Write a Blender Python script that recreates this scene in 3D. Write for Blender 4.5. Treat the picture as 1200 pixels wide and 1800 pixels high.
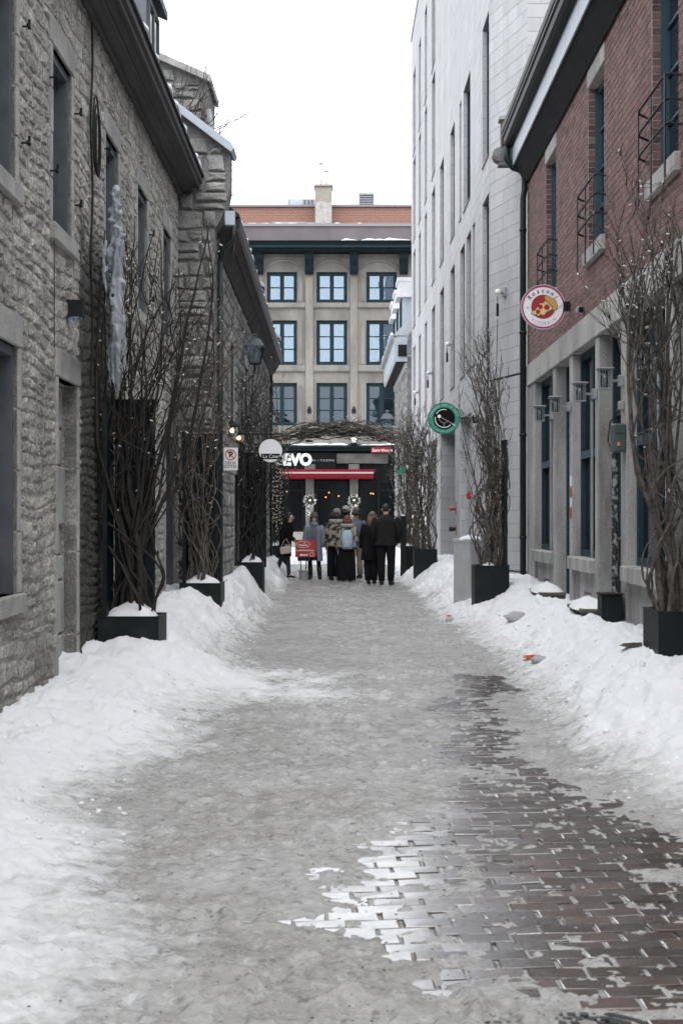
import bpy, bmesh, math, random
import numpy as np
from mathutils import Vector, Matrix

R = math.radians
scene = bpy.context.scene
for o in list(bpy.data.objects):
    bpy.data.objects.remove(o)

# ------------------------------------------------------------------ camera
EYE = 1.58                      # eye height of the photographer
camd = bpy.data.cameras.new('camera')
cam = bpy.data.objects.new('camera', camd)
scene.collection.objects.link(cam)
cam.location = (0, 0, EYE)
cam.rotation_euler = (R(90), 0, 0)
camd.sensor_fit = 'VERTICAL'
camd.sensor_height = 36.0
camd.lens = 50.0
camd.shift_x = -15 / 1800
camd.shift_y = 7 / 1800
camd.clip_start = 0.1
camd.clip_end = 600
camd.dof.use_dof = True
camd.dof.focus_distance = 24
camd.dof.aperture_fstop = 8
scene.camera = cam

# ------------------------------------------------------------------ overcast sky and soft sun
SUN_EL, SUN_AZ = 60, 175        # degrees; azimuth measured from +Y clockwise
world = bpy.data.worlds.new('World')
scene.world = world
world.use_nodes = True
wn, wl = world.node_tree.nodes, world.node_tree.links
wn.clear()
sky = wn.new('ShaderNodeTexSky')
sky.sky_type = 'NISHITA'
sky.sun_disc = False
sky.sun_elevation = R(SUN_EL)
sky.sun_rotation = R(SUN_AZ)
sky.air_density = 1.0
sky.dust_density = 6.0
cloud = wn.new('ShaderNodeMix')
cloud.data_type = 'RGBA'
cloud.inputs[0].default_value = 0.9
cloud.inputs[7].default_value = (15.4, 15.9, 16.6, 1)      # even white cloud deck
bg = wn.new('ShaderNodeBackground')
bg.inputs['Strength'].default_value = 0.1
wo = wn.new('ShaderNodeOutputWorld')
wl.new(sky.outputs[0], cloud.inputs[6])
wl.new(cloud.outputs[2], bg.inputs['Color'])
wl.new(bg.outputs[0], wo.inputs[0])

sund = bpy.data.lights.new('sun', 'SUN')
sund.energy = 1.0
sund.angle = R(50)
sund.color = (1.0, 0.97, 0.93)
sun = bpy.data.objects.new('sun', sund)
scene.collection.objects.link(sun)
sun.location = (0, 0, 40)
_d = Vector((math.sin(R(SUN_AZ)) * math.cos(R(SUN_EL)), math.cos(R(SUN_AZ)) * math.cos(R(SUN_EL)), math.sin(R(SUN_EL))))
sun.rotation_euler = _d.to_track_quat('Z', 'Y').to_euler()

scene.view_settings.view_transform = 'Standard'
scene.view_settings.look = 'None'
scene.view_settings.gamma = 1
scene.view_settings.use_curve_mapping = False
scene.view_settings.exposure = 0.72
scene.render.engine = 'CYCLES'
scene.cycles.use_denoising = True
scene.cycles.max_bounces = 6
scene.cycles.diffuse_bounces = 4
scene.cycles.transparent_max_bounces = 12

# ------------------------------------------------------------------ helpers
col = scene.collection
ORG = {}
rnd = random.Random(7)
FPX, VX, VY = 2500.0, 615.0, 907.0     # focal length and vanishing point in photo pixels


def wx(px, Y):
    return (px - VX) * Y / FPX


def wz(py, Y):
    return EYE + (VY - py) * Y / FPX


class Frame:
    """u runs along a wall, n out of it, z up"""
    def __init__(s, o, du, dn):
        s.o, s.du, s.dn = o, du, dn
        s.flip = du[0] * dn[1] - du[1] * dn[0] < 0

    def __call__(s, u, n, z):
        return (s.o[0] + u * s.du[0] + n * s.dn[0], s.o[1] + u * s.du[1] + n * s.dn[1], s.o[2] + z)


WORLD = Frame((0, 0, 0), (1, 0), (0, 1))


def frame_line(x0, y0, x1, y1, side):
    """frame whose u equals world Y at the ends; side=+1 faces +X, -1 faces -X"""
    L = math.hypot(x1 - x0, y1 - y0)
    d = ((x1 - x0) / L, (y1 - y0) / L)
    k = L / (y1 - y0)
    n = (d[1], -d[0]) if side > 0 else (-d[1], d[0])
    return Frame((x0 - d[0] * k * y0, y0 - d[1] * k * y0, 0), (d[0] * k, d[1] * k), n)


class MB:
    def __init__(s):
        s.v, s.f, s.t, s.m = [], [], [], []
        s.tint = 0.5
        s.mi = 0

    def add(s, vs, fs, flip=False):
        b = len(s.v)
        s.v += vs
        s.t += [s.tint] * len(vs)
        for f in fs:
            q = [b + i for i in f]
            if flip:
                q.reverse()
            s.f.append(q)
            s.m.append(s.mi)

    def box(s, F, u0, u1, n0, n1, z0, z1, tint=None):
        if tint is not None:
            s.tint = tint
        vs = [F(u, n, z) for z in (z0, z1) for n in (n0, n1) for u in (u0, u1)]
        s.add(vs, [(0, 2, 3, 1), (4, 5, 7, 6), (0, 1, 5, 4), (2, 6, 7, 3), (0, 4, 6, 2), (1, 3, 7, 5)], F.flip)
        return s

    def bevbox(s, F, u0, u1, n0, n1, z0, z1, b=0.01):
        """box with chamfered edges"""
        def ring(z, k):
            return [F(u0 + k + b, n0 + k, z), F(u1 - k - b, n0 + k, z), F(u1 - k, n0 + k + b, z), F(u1 - k, n1 - k - b, z),
                    F(u1 - k - b, n1 - k, z), F(u0 + k + b, n1 - k, z), F(u0 + k, n1 - k - b, z), F(u0 + k, n0 + k + b, z)]
        vs = ring(z0, b) + ring(z0 + b, 0) + ring(z1 - b, 0) + ring(z1, b)
        fs = [tuple(range(7, -1, -1)), tuple(range(24, 32))]
        for r in range(3):
            for i in range(8):
                j = (i + 1) % 8
                fs.append((r * 8 + i, r * 8 + j, r * 8 + 8 + j, r * 8 + 8 + i))
        s.add(vs, fs, F.flip)
        return s

    def prism(s, F, prof, u0, u1):
        """profile of (n,z) extruded along u; profile counter-clockwise seen from +u"""
        k = len(prof)
        vs = [F(u0, n, z) for n, z in prof] + [F(u1, n, z) for n, z in prof]
        fs = [tuple(range(k - 1, -1, -1)), tuple(range(k, 2 * k))]
        for i in range(k):
            j = (i + 1) % k
            fs.append((i, j, k + j, k + i))
        s.add(vs, fs, F.flip)
        return s

    def plate(s, F, prof, n0, n1):
        """outline of (u,z) extruded along n"""
        k = len(prof)
        vs = [F(u, n0, z) for u, z in prof] + [F(u, n1, z) for u, z in prof]
        fs = [tuple(range(k)), tuple(range(2 * k - 1, k - 1, -1))]
        for i in range(k):
            j = (i + 1) % k
            fs.append((j, i, k + i, k + j))
        s.add(vs, fs, F.flip)
        return s

    def tube(s, pts, rad, sides=6, cap=True):
        pts = [Vector(p) for p in pts]
        n = len(pts)
        if not hasattr(rad, '__len__'):
            rad = [rad] * n
        vs = []
        ref = None
        for i, p in enumerate(pts):
            t = (pts[min(i + 1, n - 1)] - pts[max(i - 1, 0)])
            if t.length < 1e-9:
                t = Vector((0, 0, 1))
            t.normalize()
            if ref is None:
                a = Vector((1, 0, 0)) if abs(t.x) < 0.8 else Vector((0, 1, 0))
                ref = t.cross(a).normalized()
            ref = (ref - t * ref.dot(t))
            if ref.length < 1e-6:
                ref = t.orthogonal()
            ref.normalize()
            b = t.cross(ref)
            for k in range(sides):
                a = 2 * math.pi * k / sides
                q = p + (ref * math.cos(a) + b * math.sin(a)) * rad[i]
                vs.append((q.x, q.y, q.z))
        fs = []
        for i in range(n - 1):
            for k in range(sides):
                j = (k + 1) % sides
                fs.append((i * sides + k, i * sides + j, (i + 1) * sides + j, (i + 1) * sides + k))
        if cap:
            fs.append(tuple(range(sides - 1, -1, -1)))
            fs.append(tuple(range((n - 1) * sides, n * sides)))
        s.add(vs, fs)
        return s

    def lathe(s, c, prof, sides=16, axis='z'):
        """profile of (radius, height) turned about an axis through c"""
        vs = []
        for r, h in prof:
            for k in range(sides):
                a = 2 * math.pi * k / sides
                x, y = r * math.cos(a), r * math.sin(a)
                if axis == 'z':
                    vs.append((c[0] + x, c[1] + y, c[2] + h))
                elif axis == 'y':
                    vs.append((c[0] + x, c[1] + h, c[2] - y))
                else:
                    vs.append((c[0] + h, c[1] + x, c[2] + y))
        fs = []
        for i in range(len(prof) - 1):
            for k in range(sides):
                j = (k + 1) % sides
                fs.append((i * sides + k, i * sides + j, (i + 1) * sides + j, (i + 1) * sides + k))
        fs.append(tuple(range(sides - 1, -1, -1)))
        fs.append(tuple(range((len(prof) - 1) * sides, len(prof) * sides)))
        s.add(vs, fs)
        return s

    def ball(s, c, r, seg=10, rings=6, jit=0.0, rg=None):
        vs, fs = [], []
        rx, ry, rz = r if hasattr(r, '__len__') else (r, r, r)
        vs.append((c[0], c[1], c[2] - rz))
        for i in range(1, rings):
            a = math.pi * i / rings - math.pi / 2
            for k in range(seg):
                b = 2 * math.pi * k / seg
                q = 1 + ((rg or rnd).uniform(-jit, jit) if jit else 0)
                vs.append((c[0] + rx * q * math.cos(a) * math.cos(b), c[1] + ry * q * math.cos(a) * math.sin(b), c[2] + rz * q * math.sin(a)))
        vs.append((c[0], c[1], c[2] + rz))
        for k in range(seg):
            j = (k + 1) % seg
            fs.append((0, 1 + j, 1 + k))
            for i in range(rings - 2):
                a0 = 1 + i * seg
                fs.append((a0 + k, a0 + j, a0 + seg + j, a0 + seg + k))
            a0 = 1 + (rings - 2) * seg
            fs.append((a0 + k, a0 + j, len(vs) - 1))
        s.add(vs, fs)
        return s

    def build(s, name, mat, parent=None, smooth=False, tint=False, org=None):
        o0 = ORG.get(parent.name, (0, 0, 0)) if parent is not None else (org or (0, 0, 0))
        me = bpy.data.meshes.new(name)
        va = np.array(s.v, dtype=np.float64).reshape(-1, 3) - np.array(o0)
        me.from_pydata(va.tolist(), [], s.f)
        mats = mat if isinstance(mat, (list, tuple)) else [mat]
        for m_ in mats:
            me.materials.append(MAT[m_])
        if len(mats) > 1:
            me.polygons.foreach_set('material_index', s.m)
        if tint:
            at = me.attributes.new('tint', 'FLOAT', 'POINT')
            at.data.foreach_set('value', np.array(s.t, dtype=np.float32))
        if smooth:
            me.polygons.foreach_set('use_smooth', [True] * len(me.polygons))
        if len(s.v) < 6000 and not getattr(s, 'open', False):
            bm = bmesh.new()
            bm.from_mesh(me)
            bmesh.ops.recalc_face_normals(bm, faces=bm.faces)
            bm.to_mesh(me)
            bm.free()
        me.update()
        ob = bpy.data.objects.new(name, me)
        col.objects.link(ob)
        if parent is not None:
            ob.parent = parent
            ORG[ob.name] = o0
        else:
            ob.location = o0
            ORG[ob.name] = o0
        return ob


def thing(name, loc, label, cat, group=None):
    o = bpy.data.objects.new(name, None)
    o.empty_display_size = 0.2
    col.objects.link(o)
    o.location = loc
    ORG[o.name] = tuple(loc)
    tag(o, label, cat, group)
    return o


def tag(o, label=None, cat=None, group=None, kind=None):
    if label:
        o['label'] = label
    if cat:
        o['category'] = cat
    if group:
        o['group'] = group
    if kind:
        o['kind'] = kind
    return o


# ------------------------------------------------------------------ numpy noise
def _hash(ix, iy, seed):
    h = (ix.astype(np.int64) * 374761393 + iy.astype(np.int64) * 668265263 + seed * 974711) & 0x7fffffff
    h = ((h ^ (h >> 13)) * 1274126177) & 0x7fffffff
    return ((h ^ (h >> 16)) & 0xffff) / 65535.0


def vnoise(x, y, seed=0):
    ix, iy = np.floor(x), np.floor(y)
    fx, fy = x - ix, y - iy
    fx = fx * fx * fx * (fx * (fx * 6 - 15) + 10)
    fy = fy * fy * fy * (fy * (fy * 6 - 15) + 10)
    a, b = _hash(ix, iy, seed), _hash(ix + 1, iy, seed)
    c, d = _hash(ix, iy + 1, seed), _hash(ix + 1, iy + 1, seed)
    return (a * (1 - fx) + b * fx) * (1 - fy) + (c * (1 - fx) + d * fx) * fy


def fbm(x, y, seed=0, octs=4, gain=0.5):
    t, amp, tot = 0, 1.0, 0
    for i in range(octs):
        t = t + amp * (vnoise(x * 2 ** i + 17.3 * i, y * 2 ** i - 9.1 * i, seed + i) - 0.5)
        tot += amp
        amp *= gain
    return t / tot * 2


def smooth(t):
    t = np.clip(t, 0, 1)
    return t * t * (3 - 2 * t)


# ------------------------------------------------------------------ materials
MAT = {}


def material(name, colr, rough=0.8, col2=None, scale=3.0, ramp=None, bump=0.0, bscale=30.0, bdist=0.02, spec=0.5, metal=0.0,
             mixpos=(0.35, 0.65), rough2=None, emit=None, estr=0.0, stain=None, stretch=None, coat=0.0, detail=6, fine=0.0):
    m = bpy.data.materials.new(name)
    m.use_nodes = True
    N, L = m.node_tree.nodes, m.node_tree.links
    bs = N['Principled BSDF']
    geo = N.new('ShaderNodeNewGeometry')
    vec = geo.outputs['Position']
    if stretch:
        mp = N.new('ShaderNodeVectorMath')
        mp.operation = 'MULTIPLY'
        mp.inputs[1].default_value = stretch
        L.new(vec, mp.inputs[0])
        vec = mp.outputs[0]
    base = None

    def rgb(c):
        return (c[0], c[1], c[2], 1)
    if ramp:
        at = N.new('ShaderNodeAttribute')
        at.attribute_name = 'tint'
        cr = N.new('ShaderNodeValToRGB')
        el = cr.color_ramp.elements
        while len(el) < len(ramp):
            el.new(0.5)
        for e, (p, c) in zip(el, ramp):
            e.position = p
            e.color = rgb(c)
        L.new(at.outputs['Fac'], cr.inputs[0])
        base = cr.outputs[0]
    no = N.new('ShaderNodeTexNoise')
    no.inputs['Scale'].default_value = scale
    no.inputs['Detail'].default_value = detail
    no.inputs['Roughness'].default_value = 0.6
    L.new(vec, no.inputs['Vector'])
    mr = N.new('ShaderNodeMapRange')
    mr.inputs[1].default_value, mr.inputs[2].default_value = mixpos
    L.new(no.outputs['Fac'], mr.inputs[0])
    if col2 is not None:
        mx = N.new('ShaderNodeMix')
        mx.data_type = 'RGBA'
        L.new(mr.outputs[0], mx.inputs[0])
        if base is None:
            mx.inputs[6].default_value = rgb(colr)
            mx.inputs[7].default_value = rgb(col2)
        else:
            mx.blend_type = 'MULTIPLY'
            L.new(base, mx.inputs[6])
            mx.inputs[7].default_value = rgb(col2)
        base = mx.outputs[2]
    if fine:
        n2 = N.new('ShaderNodeTexNoise')
        n2.inputs['Scale'].default_value = bscale * 1.7
        n2.inputs['Detail'].default_value = 4
        L.new(geo.outputs['Position'], n2.inputs['Vector'])
        m2 = N.new('ShaderNodeMapRange')
        m2.inputs[1].default_value, m2.inputs[2].default_value = 0.3, 0.7
        m2.inputs[3].default_value, m2.inputs[4].default_value = 1 - fine, 1 + fine
        L.new(n2.outputs['Fac'], m2.inputs[0])
        mv = N.new('ShaderNodeVectorMath')
        mv.operation = 'SCALE'
        if base is None:
            mv.inputs[0].default_value = colr[:3]
        else:
            L.new(base, mv.inputs[0])
        L.new(m2.outputs[0], mv.inputs['Scale'])
        base = mv.outputs[0]
    if stain:
        # a wet stain with a shape of its own: stored per vertex
        at = N.new('ShaderNodeAttribute')
        at.attribute_name = 'stain'
        mx = N.new('ShaderNodeMix')
        mx.data_type = 'RGBA'
        mx.blend_type = 'MULTIPLY'
        L.new(at.outputs['Fac'], mx.inputs[0])
        if base is None:
            mx.inputs[6].default_value = rgb(colr)
        else:
            L.new(base, mx.inputs[6])
        mx.inputs[7].default_value = rgb(stain)
        base = mx.outputs[2]
    if base is None:
        bs.inputs['Base Color'].default_value = rgb(colr)
    else:
        L.new(base, bs.inputs['Base Color'])
    bs.inputs['Roughness'].default_value = rough
    if rough2 is not None:
        rr = N.new('ShaderNodeMapRange')
        rr.inputs[1].default_value, rr.inputs[2].default_value = mixpos
        rr.inputs[3].default_value, rr.inputs[4].default_value = rough, rough2
        L.new(no.outputs['Fac'], rr.inputs[0])
        L.new(rr.outputs[0], bs.inputs['Roughness'])
    bs.inputs['Specular IOR Level'].default_value = spec
    bs.inputs['Metallic'].default_value = metal
    bs.inputs['Coat Weight'].default_value = coat
    if bump:
        bn = N.new('ShaderNodeTexNoise')
        bn.inputs['Scale'].default_value = bscale
        bn.inputs['Detail'].default_value = 5
        bn.inputs['Roughness'].default_value = 0.65
        L.new(vec, bn.inputs['Vector'])
        bp = N.new('ShaderNodeBump')
        bp.inputs['Strength'].default_value = bump
        bp.inputs['Distance'].default_value = bdist
        L.new(bn.outputs['Fac'], bp.inputs['Height'])
        L.new(bp.outputs[0], bs.inputs['Normal'])
    if emit:
        bs.inputs['Emission Color'].default_value = rgb(emit)
        bs.inputs['Emission Strength'].default_value = estr
    MAT[name] = m
    return m


def glass_material(name, tintc, refl, rough=0.02):
    m = bpy.data.materials.new(name)
    m.use_nodes = True
    N, L = m.node_tree.nodes, m.node_tree.links
    N.remove(N['Principled BSDF'])
    out = N['Material Output']
    tr = N.new('ShaderNodeBsdfTransparent')
    tr.inputs[0].default_value = (*tintc, 1)
    gl = N.new('ShaderNodeBsdfGlossy')
    gl.inputs['Roughness'].default_value = rough
    gl.inputs['Color'].default_value = (0.72, 0.86, 1, 1)
    fr = N.new('ShaderNodeFresnel')
    fr.inputs['IOR'].default_value = 1.5
    ad = N.new('ShaderNodeMath')
    ad.operation = 'ADD'
    ad.use_clamp = True
    ad.inputs[1].default_value = refl
    L.new(fr.outputs[0], ad.inputs[0])
    # slightly wavy old panes
    geo = N.new('ShaderNodeNewGeometry')
    no = N.new('ShaderNodeTexNoise')
    no.inputs['Scale'].default_value = 2.2
    L.new(geo.outputs['Position'], no.inputs['Vector'])
    bp = N.new('ShaderNodeBump')
    bp.inputs['Strength'].default_value = 0.12
    bp.inputs['Distance'].default_value = 0.03
    L.new(no.outputs['Fac'], bp.inputs['Height'])
    L.new(bp.outputs[0], gl.inputs['Normal'])
    mx = N.new('ShaderNodeMixShader')
    L.new(ad.outputs[0], mx.inputs[0])
    L.new(tr.outputs[0], mx.inputs[1])
    L.new(gl.outputs[0], mx.inputs[2])
    L.new(mx.outputs[0], out.inputs['Surface'])
    MAT[name] = m


def brick_material(name, c1, c2, mortar, bw=0.22, bh=0.075):
    m = bpy.data.materials.new(name)
    m.use_nodes = True
    N, L = m.node_tree.nodes, m.node_tree.links
    bs = N['Principled BSDF']
    geo = N.new('ShaderNodeNewGeometry')
    sp = N.new('ShaderNodeSeparateXYZ')
    cb = N.new('ShaderNodeCombineXYZ')
    L.new(geo.outputs['Position'], sp.inputs[0])
    L.new(sp.outputs['X'], cb.inputs['X'])
    L.new(sp.outputs['Z'], cb.inputs['Y'])
    br = N.new('ShaderNodeTexBrick')
    br.inputs['Color1'].default_value = (*c1, 1)
    br.inputs['Color2'].default_value = (*c2, 1)
    br.inputs['Mortar'].default_value = (*mortar, 1)
    br.inputs['Scale'].default_value = 1
    br.inputs['Mortar Size'].default_value = 0.012
    br.inputs['Brick Width'].default_value = bw
    br.inputs['Row Height'].default_value = bh
    L.new(cb.outputs[0], br.inputs['Vector'])
    L.new(br.outputs['Color'], bs.inputs['Base Color'])
    bs.inputs['Roughness'].default_value = 0.9
    MAT[name] = m


# stone, mortar and brick
material('rubble', (.3, .29, .27), 0.9, (.62, .62, .62), 2.2, ramp=[(0, (.38, .366, .342)), (.35, (.475, .46, .43)), (.7, (.535, .516, .478)), (1, (.61, .587, .54))],
         bump=1.0, bscale=22, bdist=0.05, mixpos=(.62, .38), stain=(.13, .14, .13), fine=.4)
material('rubble_dark', (.25, .24, .22), 0.9, (.6, .6, .6), 2.5, ramp=[(0, (.21, .209, .205)), (.5, (.315, .312, .302)), (1, (.42, .412, .392))],
         bump=0.8, bscale=24, bdist=0.03, mixpos=(.65, .4), fine=.25)
material('mortar', (.50, .483, .448), 0.95, (.25, .25, .245), 4, bump=1.0, bscale=30, bdist=0.04, stain=(.13, .14, .13), fine=.3)
material('mortar_dark', (.23, .228, .222), 0.95, (.15, .15, .148), 5, bump=0.9, bscale=30, bdist=.03)
material('dressed', (.39, .385, .372), 0.85, (.25, .248, .242), 3.5, bump=0.55, bscale=40, bdist=0.015, stain=(.2, .21, .2), fine=.2)
material('dressed_dirty', (.36, .36, .355), 0.85, (.12, .12, .115), 3.2, bump=0.4, bscale=50, bdist=0.01, mixpos=(.45, .7), fine=.15, stretch=(1, 1, .35))
material('greystone', (.25, .235, .212), 0.9, (.098, .094, .088), 0.8, bump=0.3, bscale=14, bdist=0.015, mixpos=(.35, .75), fine=.2, stretch=(1, 1, .5))
material('greystone_trim', (.265, .25, .226), 0.9, (.115, .11, .102), 1.0, bump=0.3, bscale=14, bdist=0.015, mixpos=(.35, .75), fine=.15, stretch=(1, 1, .4))
material('pale_stone', (.55, .55, .57), 0.75, (.84, .84, .845), 2.0, stretch=(1, 1, .13), ramp=[(0, (.43, .432, .446)), (.5, (.465, .466, .48)), (1, (.50, .50, .513))], bump=0.12, bscale=90, bdist=0.004, mixpos=(.65, .35), fine=.07)
material('pale_joint', (.27, .27, .285), 0.9)
material('pale_smooth', (.43, .43, .45), 0.7, (.38, .38, .40), 4, bump=0.1, bscale=90, bdist=0.004, fine=.05)
material('brick', (.26, .1, .085), 0.85, (.68, .68, .7), 14, ramp=[(0, (.12, .066, .062)), (.3, (.185, .096, .087)), (.6, (.235, .125, .11)), (.85, (.27, .15, .13)), (1, (.31, .20, .175))],
         bump=0.4, bscale=80, bdist=0.006, mixpos=(.7, .4), fine=.15)
material('brick_mortar', (.50, .46, .44), 0.95, (.40, .37, .35), 8, bump=0.3, bscale=80, bdist=0.004)
material('band_stone', (.45, .445, .425), 0.85, (.27, .265, .25), 2.2, bump=0.35, bscale=50, bdist=0.008, fine=.12, stretch=(1, 1, .4))
material('pier_stone', (.41, .405, .395), 0.85, (.165, .16, .155), 2.4, bump=0.5, bscale=40, bdist=0.012, mixpos=(.42, .72), fine=.22, stretch=(1, 1, .3))
brick_material('far_brick', (.27, .115, .08), (.22, .09, .065), (.32, .24, .20), .24, .085)
# metals, paint, wood
material('slate_wood', (.105, .118, .135), 0.55, (.07, .08, .095), 6, bump=0.15, bscale=40, bdist=0.004)
material('eave_wood', (.088, .086, .088), 0.7, (.055, .054, .056), 3, spec=.25, bump=0.2, bscale=30, bdist=0.006, stretch=(1, .15, 1))
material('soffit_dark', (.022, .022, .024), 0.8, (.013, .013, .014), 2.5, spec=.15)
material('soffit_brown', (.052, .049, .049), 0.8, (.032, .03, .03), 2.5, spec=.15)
material('black_metal', (.009, .011, .012), 0.55, (.015, .017, .018), 9, spec=.2)
material('planter_black', (.006, .010, .012), 0.5, (.026, .031, .033), 3.2, mixpos=(.5, .8), bump=0.06, bscale=20, rough2=.65, spec=.22)
material('grey_metal', (.32, .33, .35), 0.45, (.26, .27, .29), 6)
material('zinc', (.42, .47, .53), 0.4, (.33, .38, .44), 4, spec=.6)
material('fascia_pale', (.40, .44, .49), 0.5, (.27, .29, .32), 3.5, mixpos=(.55, .8))
material('pipe_green', (.010, .015, .016), 0.45, (.018, .024, .024), 8, spec=.3)
material('teal_paint', (.016, .039, .053), 0.5, (.022, .05, .066), 4, spec=.25, bump=0.08, bscale=30)
material('teal_light', (.04, .08, .108), 0.45, (.052, .098, .128), 4, spec=.3)
material('teal_cornice', (.006, .013, .0155), 0.6, (.010, .019, .022), 4, spec=.15)
material('teal_far', (.009, .021, .028), 0.6, (.014, .029, .037), 4, spec=.15)
material('mauve_metal', (.105, .09, .10), 0.55, (.135, .115, .125), 1.2)
material('mauve_cap', (.23, .215, .225), 0.5)
material('white_paint', (.72, .73, .74), 0.5, (.62, .63, .65), 4)
material('roof_grey', (.36, .39, .43), 0.45, (.45, .48, .52), 2)
material('dark_roof', (.035, .035, .038), 0.8, spec=.2)
material('concrete', (.34, .35, .365), 0.8, (.44, .445, .455), 3, bump=0.2, bscale=50, bdist=0.006, fine=.1)
material('chimney_render', (.32, .30, .26), 0.9, (.26, .245, .215), 3)
material('chimney_patch', (.46, .45, .425), 0.9, (.3, .29, .275), 5)
material('brown_step', (.10, .09, .075), 0.8, (.065, .06, .05), 5)
material('rusty_pipe', (.02, .022, .022), 0.5, (.27, .275, .275), 16, mixpos=(.5, .56))
material('shop_black', (.005, .006, .0065), 0.6, spec=.12)
material('shop_glass', (.004, .005, .006), 0.12, spec=.12)
material('interior_dark', (.006, .006, .006), 0.9)
material('dark_glass', (.008, .013, .016), 0.05, spec=.4)
material('slit_glass', (.008, .013, .018), 0.06, spec=.3)
material('curtain', (.5, .51, .51), 0.9, (.36, .37, .38), 8, stretch=(9, 1, .3))
material('curtain_tan', (.36, .30, .22), 0.9, (.15, .10, .07), 6)
glass_material('pane_glass', (.55, .66, .72), .2)
glass_material('pane_low', (.4, .45, .45), .05)
glass_material('lamp_glass', (.8, .85, .88), .08)
# vegetation
material('bark_dark', (.014, .0125, .0115), 0.7, (.034, .03, .027), 30, spec=.35, bump=0.5, bscale=70, bdist=0.006)
material('bark_grey', (.062, .053, .045), 0.85, (.15, .135, .12), 22, spec=.2, bump=0.5, bscale=70, bdist=0.006)
material('twig', (.06, .053, .047), 0.85, (.13, .118, .106), 30, spec=.2)
material('bulb_white', (.72, .72, .70), 0.25, spec=.6)
material('bulb_warm', (.8, .6, .4), 0.3, emit=(1, .62, .24), estr=5)
material('bulb_orange', (.6, .25, .1), 0.3, emit=(1, .3, .06), estr=1.6)
material('bulb_glow', (.8, .8, .7), 0.3, emit=(1, .8, .52), estr=1.6)
material('bulb_dim', (.7, .68, .62), 0.3, emit=(1, .9, .72), estr=.25)
material('wire', (.02, .022, .02), 0.6, spec=.2)
material('wreath_green', (.02, .032, .02), 0.8)
# colours
material('sign_red', (.42, .03, .035), 0.4)
material('pizza_red', (.33, .018, .022), 0.4)
material('rim_red', (.34, .02, .06), 0.4)
material('sign_white', (.84, .85, .88), 0.4)
material('sign_plain', (.84, .85, .86), 0.45)
material('sign_black', (.006, .006, .0065), 0.6, spec=.12)
material('sign_green', (.03, .26, .185), 0.4)
material('mint', (.32, .66, .54), 0.4)
material('crust', (.55, .32, .1), 0.5)
material('cheese', (.74, .56, .25), 0.5)
material('outline', (.10, .035, .03), 0.5)
material('plum', (.14, .025, .06), 0.5)
material('lilac', (.46, .42, .56), 0.5)
material('prohib_red', (.5, .025, .03), 0.4)
material('awning_red', (.15, .006, .011), 0.75, (.115, .005, .009), 3, spec=.15)
material('awning_stripe', (.3, .28, .30), 0.6)
material('letter_white', (.82, .83, .83), 0.5)
material('letter_grey', (.35, .36, .36), 0.5)
material('street_red', (.17, .014, .02), 0.6, spec=.2)
material('orange_plastic', (.72, .12, .02), 0.4)
material('pink_petal', (.65, .06, .14), 0.6)
material('fire_red', (.45, .025, .022), 0.35)
material('brass', (.16, .12, .07), 0.45, metal=.7)
material('box_green', (.085, .10, .105), 0.5, (.06, .08, .08), 5)
material('blue_shade', (.02, .03, .10), 0.5)

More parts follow.
